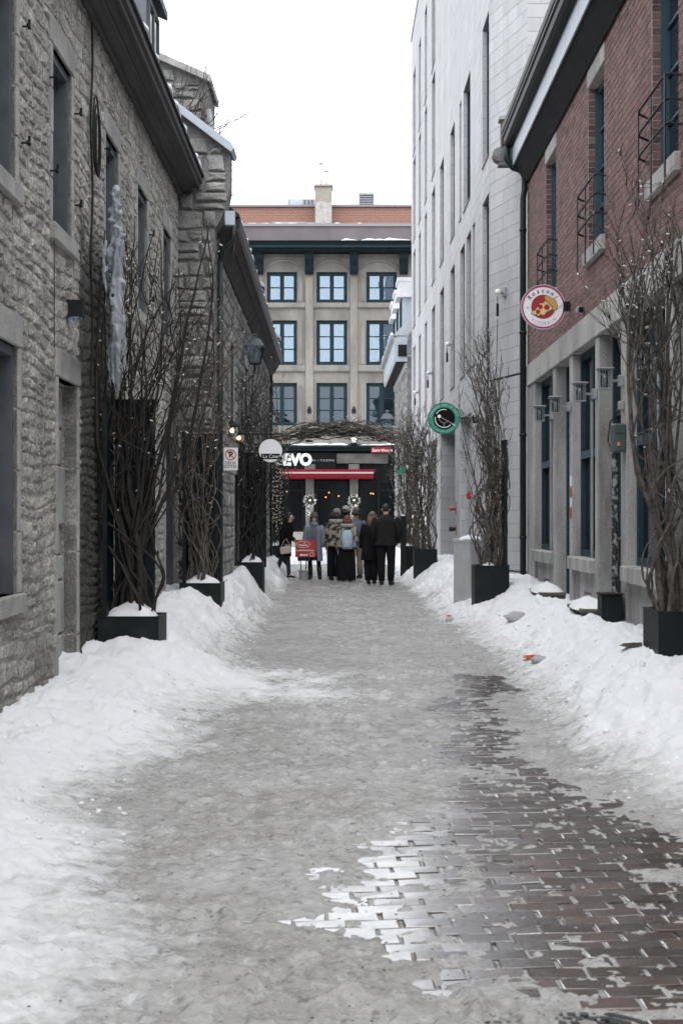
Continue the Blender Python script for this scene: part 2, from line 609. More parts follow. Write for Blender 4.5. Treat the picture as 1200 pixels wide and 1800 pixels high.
# ================================================================== ground: street, snow, ice
def snow_material():
    m = bpy.data.materials.new('snow')
    m.use_nodes = True
    N, L = m.node_tree.nodes, m.node_tree.links
    bs = N['Principled BSDF']
    geo = N.new('ShaderNodeNewGeometry')

    def attr(n):
        a = N.new('ShaderNodeAttribute')
        a.attribute_name = n
        return a.outputs['Fac']

    def noise(scale, detail=5, rough=.6, vec=None):
        n = N.new('ShaderNodeTexNoise')
        n.inputs['Scale'].default_value = scale
        n.inputs['Detail'].default_value = detail
        n.inputs['Roughness'].default_value = rough
        L.new(vec or geo.outputs['Position'], n.inputs['Vector'])
        return n.outputs['Fac']

    def rng(src, a, b, c, d):
        r = N.new('ShaderNodeMapRange')
        for i, v in enumerate((a, b, c, d)):
            r.inputs[i + 1].default_value = v
        L.new(src, r.inputs[0])
        return r.outputs[0]

    def mix(fac, a, b, mode='MIX'):
        x = N.new('ShaderNodeMix')
        x.data_type = 'RGBA'
        x.blend_type = mode
        if hasattr(fac, 'is_linked') or not isinstance(fac, float):
            L.new(fac, x.inputs[0])
        else:
            x.inputs[0].default_value = fac
        for s, v in ((6, a), (7, b)):
            if isinstance(v, tuple):
                x.inputs[s].default_value = (*v, 1)
            else:
                L.new(v, x.inputs[s])
        return x.outputs[2]

    def math_(op, a, b):
        x = N.new('ShaderNodeMath')
        x.operation = op
        for i, v in enumerate((a, b)):
            if isinstance(v, (int, float)):
                x.inputs[i].default_value = v
            else:
                L.new(v, x.inputs[i])
        return x.outputs[0]
    slush, dirt = attr('slush'), attr('dirt')
    grain = noise(42, 6, .7)
    blot = noise(7.5, 6, .65)
    sl_col = mix(rng(blot, .38, .64, 0, 1), (.255, .246, .23), (.42, .414, .402))
    sl_col = mix(rng(noise(1.1, 5, .6), .42, .6, 0, .5), sl_col, (.5, .5, .5))
    sl_col = mix(rng(noise(34, 6, .75), .5, .64, 0, .75), sl_col, (.54, .54, .535))
    sl_col = mix(rng(noise(17, 6, .75), .55, .64, 0, .75), sl_col, (.10, .092, .078))
    sl_col = mix(rng(noise(70, 3, .6), .62, .70, 0, .7), sl_col, (.07, .064, .056))
    sn_col = mix(rng(blot, .35, .7, 0, 1), (.73, .75, .785), (.79, .80, .82))
    # ragged mix of snow and slush at their border
    edge = math_('ADD', slush, math_('MULTIPLY', math_('SUBTRACT', noise(9, 7, .75), .5), 1.5))
    fac = rng(edge, .22, .82, 0, 1)
    colr = mix(fac, sn_col, sl_col)
    dfac = rng(math_('ADD', dirt, math_('MULTIPLY', math_('SUBTRACT', noise(23, 6, .7), .5), .9)), .45, .95, 0, .75)
    colr = mix(dfac, colr, (.17, .155, .13))
    L.new(colr, bs.inputs['Base Color'])
    ro = mix(fac, (.8, .8, .8), (.15, .15, .15))
    wet = rng(noise(6, 5, .65), .4, .6, .45, 1.5)
    ro2 = N.new('ShaderNodeVectorMath')
    ro2.operation = 'SCALE'
    L.new(ro, ro2.inputs[0])
    L.new(wet, ro2.inputs['Scale'])
    L.new(ro2.outputs[0], bs.inputs['Roughness'])
    bs.inputs['Specular IOR Level'].default_value = .42
    bp = N.new('ShaderNodeBump')
    bp.inputs['Distance'].default_value = .028
    bp.inputs['Strength'].default_value = .5
    h = math_('ADD', noise(24, 8, .75), math_('MULTIPLY', noise(80, 4, .65), .45))
    L.new(h, bp.inputs['Height'])
    L.new(bp.outputs[0], bs.inputs['Normal'])
    MAT['snow'] = m


snow_material()
material('paver', (.14, .07, .06), 0.12, (.6, .6, .62), 7, ramp=[(0, (.065, .056, .052)), (.5, (.10, .078, .07)), (1, (.14, .104, .092))],
         bump=0.4, bscale=24, bdist=0.005, rough2=.32, mixpos=(.42, .62), spec=1.0, fine=.25, coat=1.0)
MAT['paver'].node_tree.nodes['Principled BSDF'].inputs['Coat Roughness'].default_value = .17
MAT['paver'].node_tree.nodes['Principled BSDF'].inputs['Coat IOR'].default_value = 1.75
material('asphalt', (.05, .05, .05), 0.6, (.08, .08, .08), 6)
material('snow_cap', (.77, .785, .81), 0.85, (.72, .735, .765), 9, bump=0.4, bscale=24, bdist=0.02)
material('ice', (.55, .58, .63), 0.22, (.27, .30, .34), 8, bump=0.8, bscale=16, bdist=0.03, spec=.6, stretch=(1, 1, .25))
MAT['ice'].node_tree.nodes['Principled BSDF'].inputs['Transmission Weight'].default_value = .3
material('cast_iron', (.028, .03, .033), 0.35, (.05, .053, .056), 14, bump=0.3, bscale=60, bdist=0.004)

LEFT_EDGE = ([3, 4.4, 5.4, 8, 10, 12, 13.5, 14.8, 17, 20, 24, 28.6, 33, 37, 42, 56, 75], [-.58, -.62, -.8, -1.28, -1.12, -1.0, -.75, -1.0, -1.12, -1.25, -1.35, -1.45, -1.4, -1.5, -1.9, -2.2, -2.5])
LEFT_H = ([3, 5, 8, 10.4, 11.7, 13.3, 15, 17, 19, 22, 24.5, 28, 31, 34, 38, 46, 75], [.13, .13, .16, .21, .28, .38, .50, .52, .55, .56, .62, .62, .62, .50, .45, .25, .15])
RIGHT_EDGE = ([3, 5.5, 6.8, 7.3, 8.2, 10.5, 13.3, 16, 18.2, 22.2, 26, 30, 36, 42, 56, 75], [2.3, 2.2, 1.95, 1.72, 1.42, 1.42, 1.58, 1.62, 1.52, 1.42, 1.3, 1.25, 1.1, 1.25, 1.6, 2.0])
RIGHT_H = ([3, 5.5, 7, 8, 10, 12, 14, 16, 18, 20, 22, 24, 28, 32, 36, 40, 50, 75], [.03, .05, .16, .26, .38, .44, .45, .43, .39, .42, .54, .54, .52, .5, .52, .5, .3, .15])
LEFT_WALL = ([3, 20.4, 20.7, 39, 45, 75], [-2.38, -2.5, -1.98, -2.2, -3.5, -5])
RIGHT_WALL = ([3, 23.9, 26, 51, 61, 66, 75], [2.95, 2.95, 2.45, 2.2, 1.95, 4, 5])

BARE_PX = [(790, 1185), (930, 1185), (955, 1215), (870, 1240), (900, 1290), (935, 1330), (985, 1370), (1050, 1405), (1110, 1432), (1160, 1458), (1205, 1482), (1270, 1505),
           (1300, 1560), (1300, 1840), (1020, 1840), (1015, 1800), (990, 1772), (950, 1750), (900, 1738), (740, 1757), (690, 1728), (760, 1712), (790, 1700), (700, 1692), (640, 1662), (560, 1642), (462, 1634), (478, 1620),
           (560, 1603), (592, 1580), (575, 1542), (588, 1520), (655, 1482), (700, 1455), (728, 1430), (775, 1412), (770, 1372), (792, 1355), (757, 1340), (768, 1302), (792, 1272), (728, 1247), (742, 1228), (800, 1220)]
BARE = [(wx(x, EYE * FPX / (y - VY)), EYE * FPX / (y - VY)) for x, y in BARE_PX]


def inside(px, py, poly):
    r = np.zeros(px.shape, bool)
    n = len(poly)
    for i in range(n):
        x0, y0 = poly[i]
        x1, y1 = poly[(i + 1) % n]
        if y0 == y1:
            continue
        c = ((y0 > py) != (y1 > py)) & (px < (x1 - x0) * (py - y0) / (y1 - y0) + x0)
        r ^= c
    return r


def poly_dist(px, py, poly):
    d = np.full(px.shape, 1e9)
    n = len(poly)
    for i in range(n):
        x0, y0 = poly[i]
        x1, y1 = poly[(i + 1) % n]
        dx, dy = x1 - x0, y1 - y0
        t = np.clip(((px - x0) * dx + (py - y0) * dy) / (dx * dx + dy * dy + 1e-12), 0, 1)
        d = np.minimum(d, np.hypot(px - x0 - t * dx, py - y0 - t * dy))
    return d


def bank(X, Y):
    """smooth bank height and how far a point lies into slush (1) or snow (0)"""
    wob = fbm(X * 1.3, Y * .8, 5, 4) * .32 + fbm(X * 5, Y * 3, 15, 3) * .09
    xl = np.interp(Y, *LEFT_EDGE) + wob
    xr = np.interp(Y, *RIGHT_EDGE) + fbm(X * 1.3 + 40, Y * .8, 6, 4) * .28
    wl_, wr_ = np.interp(Y, *LEFT_WALL), np.interp(Y, *RIGHT_WALL)
    tl = (xl - X) / np.maximum(xl - wl_, .2)
    tr = (X - xr) / np.maximum(wr_ - xr, .2)
    hl = np.interp(Y, *LEFT_H) * (smooth(tl * 1.25) * 1.0 + .10 * np.sin(np.clip(tl, 0, 1) * math.pi))
    hr = np.interp(Y, *RIGHT_H) * (smooth(tr * 1.35) * 1.0 + .12 * np.sin(np.clip(tr, 0, 1) * math.pi))
    h = np.maximum(hl, hr)
    s = 1 - np.clip(np.maximum((tl + .12) / .62, (tr + .10) / .5), 0, 1)
    return h, s


def ground_height(X, Y):
    h, s = bank(X, Y)
    k = np.clip(h / .12, 0, 1)
    lump = fbm(X * 3.2, Y * 2.6, 31, 4, .55) * .085 + fbm(X * 9, Y * 8, 41, 4, .6) * .04
    chunk = np.maximum(0, vnoise(X * 7.5, Y * 6.5, 51) - .6) * .12 + np.maximum(0, vnoise(X * 16, Y * 14, 52) - .6) * .08 + np.abs(fbm(X * 5, Y * 4.4, 54, 4, .6)) * .05
    chunk = chunk * np.clip(fbm(X * .7, Y * .5, 53, 2) * 2 + .6, 0, 1)
    return h + k * (lump * (.45 + h) + chunk * .9), s, k


def make_ground():
    ys, y = [], 2.6
    while y < 76:
        ys.append(y)
        y += min(max(.0005 * y * y, .0105), .13)
    ys = np.array(ys)
    xs = np.linspace(-3.0, 3.25, 460)
    X, Y = np.meshgrid(xs, ys)
    X = X * (1 + smooth((Y - 39) / 14) * 1.6)
    H, S, K = ground_height(X, Y)
    # ice: a thin uneven sheet, worn through to the bricks on the right
    nz = fbm(X * 6, Y * 4, 61, 4)
    sd = poly_dist(X, Y, BARE)
    ins = inside(X, Y, BARE)
    sd = np.where(ins, -sd, sd) + fbm(X * 4.5, Y * 4.5, 71, 4) * .15 + fbm(X * 17, Y * 17, 72, 3) * .06
    bare = smooth(.5 - sd / .42)
    ice = .016 + nz * .012 + fbm(X * 17, Y * 13, 81, 3) * .011 + fbm(X * 34, Y * 26, 82, 2) * .007
    ice += np.maximum(0, vnoise(X * 10, Y * 8, 83) - .68) * .09 * np.clip(fbm(X * .9, Y * .7, 84, 2) * 2 + .35, 0, 1)
    ice = np.maximum(ice, .005)
    patch = np.maximum(0, fbm(X * 2.1, Y * 1.6, 91, 4) - .12) * .028
    thin = -.0105 + fbm(X * 9, Y * 9, 92, 4) * .010 + patch + np.maximum(0, fbm(X * 13, Y * 15, 93, 4, .65) - .12) * .030
    rgs = random.Random(77)
    foot = np.zeros_like(X)
    for i in range(260):
        fx, fy = rgs.gauss(-.1, .75), 4.4 + 24 * rgs.random() ** 1.6
        ang_ = rgs.gauss(0, .3) + (math.pi if rgs.random() < .5 else 0)
        r0_, r1_ = np.searchsorted(ys, (fy - .22, fy + .22))
        c0_, c1_ = np.searchsorted(xs, (fx - .22, fx + .22))
        m_ = (slice(r0_, r1_), slice(c0_, c1_))
        dx_, dy_ = X[m_] - fx, Y[m_] - fy
        a_, b_ = dx_ * math.cos(ang_) + dy_ * math.sin(ang_), -dx_ * math.sin(ang_) + dy_ * math.cos(ang_)
        r_ = (a_ / .052) ** 2 + (b_ / (.14 - .03 * np.tanh(b_ * 10))) ** 2
        foot[m_] += np.exp(-r_ ** 2) * -.018 + np.exp(-(r_ - 1.5) ** 2 * 3) * .006
    ice = ice + foot * rgs.uniform(.7, 1)
    ice = ice + fbm(X * 3.5, Y * .45, 88, 3) * .008
    ice = np.maximum(ice, .004)
    Z = H + (1 - K) * (ice * (1 - bare) + thin * bare)
    # trampled pale patch across the left half of the street
    slush = S.copy()
    pp = np.exp(-(((X + .55) / .85) ** 2 + ((Y - 13.2) / 1.1) ** 2)) * .75
    slush = np.clip(slush - pp * (.7 + .9 * fbm(X * 3, Y * 2.2, 94, 4)) + .2 * fbm(X * 1.1, Y * .9, 95, 4), 0, 1)
    slush = np.where(Y > 46, slush * .6, slush)
    dirt = np.clip(.22 + .5 * fbm(X * 1.7, Y * 1.3, 97, 4), 0, 1) * np.where(S > .5, .55, .25)
    dirt += np.clip(fbm(X * 2.6, Y * .5, 99, 4) - .05, 0, 1) * .5 * (S > .4)
    dirt += np.exp(-((S - .55) / .25) ** 2) * .22 * np.clip(fbm(X * 2.4, Y * 1.9, 98, 3) + .4, 0, 1)
    rr, cc = X.shape
    me = bpy.data.meshes.new('snow')
    me.vertices.add(rr * cc)
    co = np.stack([X, Y, Z], -1).astype(np.float32)
    me.vertices.foreach_set('co', co.ravel())
    i = np.arange((rr - 1) * cc).reshape(rr - 1, cc)[:, :-1].ravel()
    q = np.stack([i, i + 1, i + cc + 1, i + cc], -1).astype(np.int32)
    me.loops.add(q.size)
    me.loops.foreach_set('vertex_index', q.ravel())
    me.polygons.add(len(q))
    me.polygons.foreach_set('loop_start', np.arange(0, q.size, 4, dtype=np.int32))
    me.polygons.foreach_set('loop_total', np.full(len(q), 4, np.int32))
    me.polygons.foreach_set('use_smooth', np.ones(len(q), bool))
    for n, a in (('slush', slush), ('dirt', dirt)):
        at = me.attributes.new(n, 'FLOAT', 'POINT')
        at.data.foreach_set('value', a.astype(np.float32).ravel())
    me.materials.append(MAT['snow'])
    me.update(calc_edges=True)
    me.validate()
    o = bpy.data.objects.new('snow', me)
    col.objects.link(o)
    tag(o, 'white snowbanks and grey trampled slush over the street', 'snow', kind='stuff')


make_ground()


def gz(x, y):
    """height of the snow at one point"""
    h, s, k = ground_height(np.array([float(x)]), np.array([float(y)]))
    return float(h[0]) + (1 - float(k[0])) * .012


g = MB().box(WORLD, -150, 150, -60, 250, -.5, -.03).build('ground', 'asphalt')
tag(g, 'dark ground under the snow', kind='structure')
# street with its brick paving
st = MB().box(WORLD, -2.2, 2.9, 2.5, 42, -.2, -.016).build('street', 'asphalt')
tag(st, 'narrow brick paved street running to the grey stone building', kind='structure')


def pavers():
    rg = random.Random(3)
    items = []
    ang = R(3.0)
    ca, sa = math.cos(ang), math.sin(ang)
    pl, pw = .208, .104
    poly = BARE
    for j in range(-10, 150):
        vy = 2.7 + j * pw
        off = (j % 2) * pl * .5 + rg.uniform(-.02, .02)
        for i in range(-9, 18):
            ux = i * pl + off
            cx, cy = ux * ca - (vy - 5) * sa * .0 + 0, vy + ux * sa
            if not (-1.0 < cx < 2.9 and 2.7 < cy < 15):
                continue
            if (cx - .62) ** 2 + (cy - 4.2) ** 2 < .46 ** 2:
                continue
            items.append((cx, cy, rg.uniform(-.004, .004), rg.random(), rg.uniform(-.012, .012), rg.gauss(.013, .014), rg.gauss(.025, .015)))
    pxs = np.array([[a[0], a[1]] for a in items])
    ins = inside(pxs[:, 0], pxs[:, 1], BARE) | (poly_dist(pxs[:, 0], pxs[:, 1], BARE) < .2)
    items = [a for a, k in zip(items, ins) if k]

    def brick(mb, a):
        cx, cy, dz, t, sk, tl, tv = a
        L, Wd, b = pl * .5 - .005, pw * .5 - .005, .0035
        c, s = math.cos(ang + sk), math.sin(ang + sk)

        def P(u, v, z):
            return (cx + u * c - v * s, cy + u * s + v * c, dz + z + tl * u + tv * v)
        jt = [rg.uniform(-.004, .003) for _ in range(8)]
        jz_ = [rg.uniform(-.003, .0005) for _ in range(4)]
        L += rg.uniform(-.006, .002)
        vs = [P(-L, -Wd, -.03), P(L, -Wd, -.03), P(L, Wd, -.03), P(-L, Wd, -.03),
              P(-L, -Wd, -b), P(L, -Wd, -b), P(L, Wd, -b), P(-L, Wd, -b),
              P(-L + b - jt[0], -Wd + b - jt[1], jz_[0]), P(L - b + jt[2], -Wd + b - jt[3], jz_[1]), P(L - b + jt[4], Wd - b + jt[5], jz_[2]), P(-L + b - jt[6], Wd - b + jt[7], jz_[3])]
        fs = [(8, 9, 10, 11)]
        for i in range(4):
            k = (i + 1) % 4
            fs += [(i, k, 4 + k, 4 + i), (4 + i, 4 + k, 8 + k, 8 + i)]
        mb.tint = t
        mb.add(vs, fs)

    def vis(a):
        x, y = VX + FPX * a[0] / a[1], VY + FPX * EYE / a[1]
        k = 0 <= x <= 1200 and y <= 1800
        return (0 if k else 1, a[1])
    items.sort(key=vis)
    for a in items[:300]:
        mb = MB()
        brick(mb, a)
        mb.build('paving_brick', 'paver', st, tint=True)
    mb = MB()
    for a in items[300:]:
        brick(mb, a)
    tag(mb.build('brick_paving', 'paver', st, tint=True), kind='stuff')


pavers()

# manhole cover, iced over, at the lower edge of the picture
mh = thing('manhole_cover', (.62, 4.2, 0), 'round cast iron manhole cover ringed with ice in the brick paving', 'manhole cover')
MB().lathe((.62, 4.2, -.03), [(.41, 0), (.41, .022), (.378, .024), (.378, .01)], 40).build('rim', 'cast_iron', mh)
mb = MB().lathe((.62, 4.2, -.03), [(.37, 0), (.37, .022)], 40)
for i in range(-9, 10):
    for j in range(-9, 10):
        x, y = i * .04 + (j % 2) * .02, j * .038
        if math.hypot(x, y) < .34:
            mb.box(WORLD, .62 + x - .013, .62 + x + .013, 4.2 + y - .012, 4.2 + y + .012, -.008, .004)
mb.build('lid', 'cast_iron', mh)


# broken crusts of snow along the banks, and grit on the ice
def scatter():
    rg = random.Random(83)

    def heights(pts):
        a = np.array(pts)
        h, s, k = ground_height(a[:, 0], a[:, 1])
        return h + (1 - k) * .012
    pts = []
    for i in range(600):
        Y = 6.5 + 30 * rg.random() ** 1.4
        side = rg.choice((-1, 1))
        e = np.interp(Y, *(LEFT_EDGE if side < 0 else RIGHT_EDGE))
        X = e + side * abs(rg.gauss(.3, .25))
        if side < 0 or Y > 7.2:
            pts.append((X, Y))
    mb = MB()
    mb.open = True
    for (X, Y), z in zip(pts, heights(pts)):
        s = rg.uniform(.005, .015) * (1 if rg.random() < .92 else 1.9)
        mb.ball((X, Y, z + s * .15), (s * rg.uniform(.7, 1.5), s * rg.uniform(.7, 1.4), s * rg.uniform(.7, 1.1)), 7, 5, .32, rg)
    o = mb.build('snow_crumbs', 'snow_cap', smooth=True, org=(0, 12, 0))
    tag(o, 'broken crumbs of snow along the foot of the banks', 'snow', kind='stuff')
    mb = MB()
    mb.open = True
    pts = [(rg.gauss(.2, .8), 4.4 + 22 * rg.random() ** 1.8) for i in range(800)]
    for (X, Y), z in zip(pts, heights(pts)):
        s = rg.uniform(.002, .005)
        mb.ball((X, Y, z + .006), (s * 1.5, s, s * .6), 5, 3, .3, rg)
    o = mb.build('grit', 'asphalt', org=(0, 12, 0))
    tag(o, 'dark grit strewn on the ice', 'grit', kind='stuff')


scatter()
material('dormer_metal', (.17, .185, .21), 0.5, (.13, .145, .165), 3)

# ================================================================== masonry helpers
def rect_sub(rc, ops, mn=.035):
    out = [rc]
    for (a0, a1, c0, c1) in ops:
        nxt = []
        for (u0, u1, z0, z1) in out:
            if u1 <= a0 or u0 >= a1 or z1 <= c0 or z0 >= c1:
                nxt.append((u0, u1, z0, z1))
                continue
            if a0 - u0 > mn:
                nxt.append((u0, a0, z0, z1))
            if u1 - a1 > mn:
                nxt.append((a1, u1, z0, z1))
            m0, m1 = max(u0, a0), min(u1, a1)
            if m1 - m0 > mn:
                if c0 - z0 > mn:
                    nxt.append((m0, m1, z0, c0))
                if z1 - c1 > mn:
                    nxt.append((m0, m1, c1, z1))
        out = nxt
    return out


def wall_cells(mb, F, u0, u1, z0, z1, ops, n0, n1, cu=(), cz=()):
    us = sorted({u0, u1, *cu, *[v for o in ops for v in o[:2] if u0 < v < u1]})
    zs = sorted({z0, z1, *cz, *[v for o in ops for v in o[2:] if z0 < v < z1]})
    for b0, b1 in zip(zs[:-1], zs[1:]):
        run = None
        for a0, a1 in zip(us[:-1], us[1:]):
            hole = any(o[0] < (a0 + a1) / 2 < o[1] and o[2] < (b0 + b1) / 2 < o[3] for o in ops)
            if hole:
                if run:
                    mb.box(F, run[0], run[1], n0, n1, b0, b1)
                run = None
            else:
                if run and cu:
                    mb.box(F, run[0], run[1], n0, n1, b0, b1)
                    run = None
                run = (run[0], a1) if run else (a0, a1)
        if run:
            mb.box(F, run[0], run[1], n0, n1, b0, b1)
    return mb


def grow(ops, s, top, bot):
    return [(a - s, b + s, c - bot, d + top) for a, b, c, d in ops]


def rubble_rects(u0, u1, z0, z1, ops, hr, lr, rg):
    out = []
    z = z0
    while z < z1 - .03:
        h = min(rg.uniform(*hr), z1 - z)
        u = u0 - rg.uniform(0, lr[0])
        while u < u1:
            l = rg.uniform(*lr)
            if rg.random() < .18 and h > .13:      # two thin stones on top of each other
                k = h * rg.uniform(.4, .6)
                pr = [(max(u, u0), min(u + l, u1), z, z + k), (max(u, u0), min(u + l, u1), z + k, z + h)]
            else:
                pr = [(max(u, u0), min(u + l, u1), z, z + h)]
            for p in pr:
                if p[1] - p[0] > .05:
                    out += rect_sub(p, ops)
            u += l
        z += h
    return out


def rough_stone(mb, F, rc, rg, relief, gap=.012, back=-.05, warp=False):
    u0, u1, z0, z1 = rc
    w, h = u1 - u0, z1 - z0
    g = min(gap, w * .2, h * .2)
    ju, jz = min(.045, w * .17), min(.03, h * .22)
    c = []
    for a, b, su, sz in ((u0, z0, 1, 1), (u1, z0, -1, 1), (u1, z1, -1, -1), (u0, z1, 1, -1)):
        c.append((a + su * (g * .5 + rg.uniform(0, ju)), b + sz * (g * .5 + rg.uniform(0, jz))))
    # mid-edge points make an uneven, eight-sided face
    pts = []
    for i in range(4):
        p, q = c[i], c[(i + 1) % 4]
        pts.append(p)
        pts.append(((p[0] + q[0]) / 2 + rg.uniform(-.3, .3) * ju, (p[1] + q[1]) / 2 + rg.uniform(-.4, .4) * jz))
    if warp:
        pts = [(a + .02 * math.sin(b * 3.1 + a * 1.3), b + .03 * math.sin(a * 1.9 + b * 2.3) + .02 * math.sin(a * 4.7 - b * 1.7)) for a, b in pts]
    cu, cz = sum(p[0] for p in pts) / 8, sum(p[1] for p in pts) / 8
    k = 1 - min(.022, .22 * min(w, h)) * 2 / max(min(w, h), .05)
    r0 = rg.uniform(.25, 1) * relief
    vs = [F(p[0], back, p[1]) for p in pts]
    vs += [F(p[0], rg.uniform(-.004, .004) + r0 * .15, p[1]) for p in pts]
    vs += [F(cu + (p[0] - cu) * k, r0 + rg.uniform(-.3, .3) * relief, cz + (p[1] - cz) * k) for p in pts]
    vs.append(F(cu + rg.uniform(-.2, .2) * w, r0 + rg.uniform(0, .5) * relief, cz))
    fs = []
    for i in range(8):
        j = (i + 1) % 8
        fs += [(j, i, 8 + i, 8 + j), (8 + j, 8 + i, 16 + i, 16 + j), (16 + j, 16 + i, 24)]
    mb.tint = min(1, max(0, rg.gauss(.5, .22)))
    mb.add(vs, fs, F.flip)


def flat_block(mb, F, rc, rg, gap, depth=.03, proud=.002, tint=None):
    u0, u1, z0, z1 = rc
    n = rg.uniform(-proud, proud)
    g = gap / 2
    vs = [F(u, b, z) for b in (-depth, n) for z in (z0 + g, z1 - g) for u in (u0 + g, u1 - g)]
    mb.tint = rg.random() if tint is None else tint
    mb.add(vs, [(4, 6, 7, 5), (0, 4, 5, 1), (2, 3, 7, 6), (0, 2, 6, 4), (1, 5, 7, 3)], F.flip)


def course_rects(u0, u1, z0, z1, ops, h, l, rg, jit=0.0):
    out, j = [], 0
    n = max(1, round((z1 - z0) / h))
    h = (z1 - z0) / n
    for j in range(n):
        z = z0 + j * h
        u = u0 - (j % 2) * l * .5 - rg.uniform(0, jit)
        while u < u1:
            p = (max(u, u0), min(u + l, u1), z, z + h)
            if p[1] - p[0] > .01:
                out += rect_sub(p, ops, .012)
            u += l
    return out


def shown(F, rc):
    """rough size of a piece in the photo, 0 when outside the frame"""
    a, b = F(rc[0], 0, rc[2]), F(rc[1], 0, rc[3])
    if a[1] < 1 or b[1] < 1:
        return 0
    x0, x1 = VX + FPX * a[0] / a[1], VX + FPX * b[0] / b[1]
    y0, y1 = VY - FPX * (a[2] - EYE) / a[1], VY - FPX * (b[2] - EYE) / b[1]
    cx, cy = (x0 + x1) / 2, (y0 + y1) / 2
    if not (0 <= cx <= 1200 and 0 <= cy <= 1500):
        return 0
    return abs(x1 - x0) * abs(y1 - y0)


def lay(root, F, rects, fn, one, mass, mat, limit=300, stain=None):
    rects = sorted(rects, key=lambda r_: -shown(F, r_))
    for rc in rects[:limit]:
        mb = MB()
        mb.open = True
        fn(mb, F, rc)
        ob = mb.build(one, mat, root, tint=True)
        if stain:
            stain_attr(ob, stain)
    if len(rects) > limit:
        mb = MB()
        mb.open = True
        for rc in rects[limit:]:
            fn(mb, F, rc)
        ob = mb.build(mass, mat, root, tint=True)
        tag(ob, kind='stuff')
        if stain:
            stain_attr(ob, stain)


def stain_attr(ob, fn):
    me = ob.data
    n = len(me.vertices)
    co = np.empty(n * 3, np.float32)
    me.vertices.foreach_get('co', co)
    co = co.reshape(-1, 3) + np.array(ORG[ob.name])
    at = me.attributes.new('stain', 'FLOAT', 'POINT')
    at.data.foreach_set('value', fn(co).astype(np.float32))


def snow_strip(F, u0, u1, n, z, w, h, label, seed=1, cover=1.0):
    """lumpy line of snow lying along an edge"""
    rg = random.Random(seed)
    mb = MB()
    k = max(4, int((u1 - u0) / .22))
    vs, fs = [], []
    for i in range(k + 1):
        u = u0 + (u1 - u0) * i / k
        q = h * (.35 + .9 * rg.random()) * (0.06 if i in (0, k) else 1)
        if rg.random() > cover:
            q *= .1
        e = rg.uniform(-.02, .03)
        vs += [F(u, n - w, z), F(u, n - w * .9, z + q * .8), F(u, n - w * .45, z + q), F(u, n + e, z + q * .6), F(u, n + e * 1.3, z - q * .12)]
    for i in range(k):
        for j in range(5):
            a, b = i * 5 + j, i * 5 + (j + 1) % 5
            fs.append((a, b, b + 5, a + 5))
    fs += [(4, 3, 2, 1, 0), tuple(k * 5 + i for i in range(5))]
    mb.add(vs, fs)
    o = mb.build('snow_strip', 'snow_cap', smooth=True, org=tuple(F((u0 + u1) / 2, n, z)))
    tag(o, label, 'snow', kind='stuff')
    return o


def window(root, F, u0, u1, z0, z1, nb, fw=.05, cols=2, rows=3, frame='slate_wood', pane='dark_glass', mull=.06, munt=.018, thick=.06, name='window', label=None, zsplit=None):
    """a framed window; each light is a pane of its own"""
    mb = MB()
    t = thick
    mb.box(F, u0, u0 + fw, nb, nb + t, z0, z1)
    mb.box(F, u1 - fw, u1, nb, nb + t, z0, z1)
    mb.box(F, u0 + fw, u1 - fw, nb, nb + t, z0, z0 + fw)
    mb.box(F, u0 + fw, u1 - fw, nb, nb + t, z1 - fw, z1)
    a0, a1, b0, b1 = u0 + fw, u1 - fw, z0 + fw, z1 - fw
    cu = [a0]
    for i in range(1, cols):
        c = a0 + (a1 - a0) * i / cols
        cu += [c - mull / 2, c + mull / 2]
        mb.box(F, c - mull / 2, c + mull / 2, nb, nb + t * .9, b0, b1)
    cu.append(a1)
    zc = zsplit or [b0 + (b1 - b0) * i / rows for i in range(1, rows)]
    zz = [b0]
    for z in zc:
        zz += [z - munt / 2, z + munt / 2]
        for i in range(cols):
            mb.box(F, cu[2 * i], cu[2 * i + 1], nb, nb + t * .75, z - munt / 2, z + munt / 2)
    zz.append(b1)
    w = mb.build(name, frame, root)
    if label:
        w['label'] = label
    for i in range(cols):
        for j in range(len(zc) + 1):
            MB().box(F, cu[2 * i], cu[2 * i + 1], nb + t * .3, nb + t * .4, zz[2 * j], zz[2 * j + 1]).build('pane', pane, w)
    return w


# ================================================================== left: long rubble stone house
F1 = frame_line(-2.325 - .0072 * 6, 6, -2.325 - .0072 * 20.5, 20.5, +1)
L1 = thing('stone_house', (-2.45, 13, 0), 'long grey rubble stone house along the left of the street, nearest the camera', 'house')
rg1 = random.Random(11)
UP = [(a, b, 3.95, 5.4) for a, b in ((9.3, 10.2), (11.5, 12.33), (14.1, 14.93), (16.35, 17.18), (18.72, 19.58))]
LOW = [(9.25, 10.27, 1.02, 2.8), (16.65, 17.6, .55, 2.68), (18.95, 19.95, .55, 2.66)]
DOOR1 = (11.72, 12.6, -.3, 2.73)
ops1 = UP + LOW + [DOOR1]
wall_mb = wall_cells(MB(), F1, 6, 20.5, -.3, 6.3, ops1, -.42, -.004, [12.45 + .13 * i for i in range(22)], [.15 * i for i in range(34)])
wall_mb.box(F1, -12, 6, -.42, -.004, -.3, 6.3)
wl1 = wall_mb.build('wall', 'mortar', L1)


def stain1(co):
    y, z = co[:, 1], co[:, 2]
    n = fbm(y * 2.2, z * 1.3, 201, 4)
    a = smooth((y - 12.63 - n * .1) / .12) * smooth((15.0 - y + n * .5) / .7) * smooth((4.55 + (y - 12.6) * .2 + n * .9 - z) / .7)
    b = smooth((.6 + n * .5 - z) / .5) * .3
    return np.clip(np.maximum(a * .95, b), 0, 1)


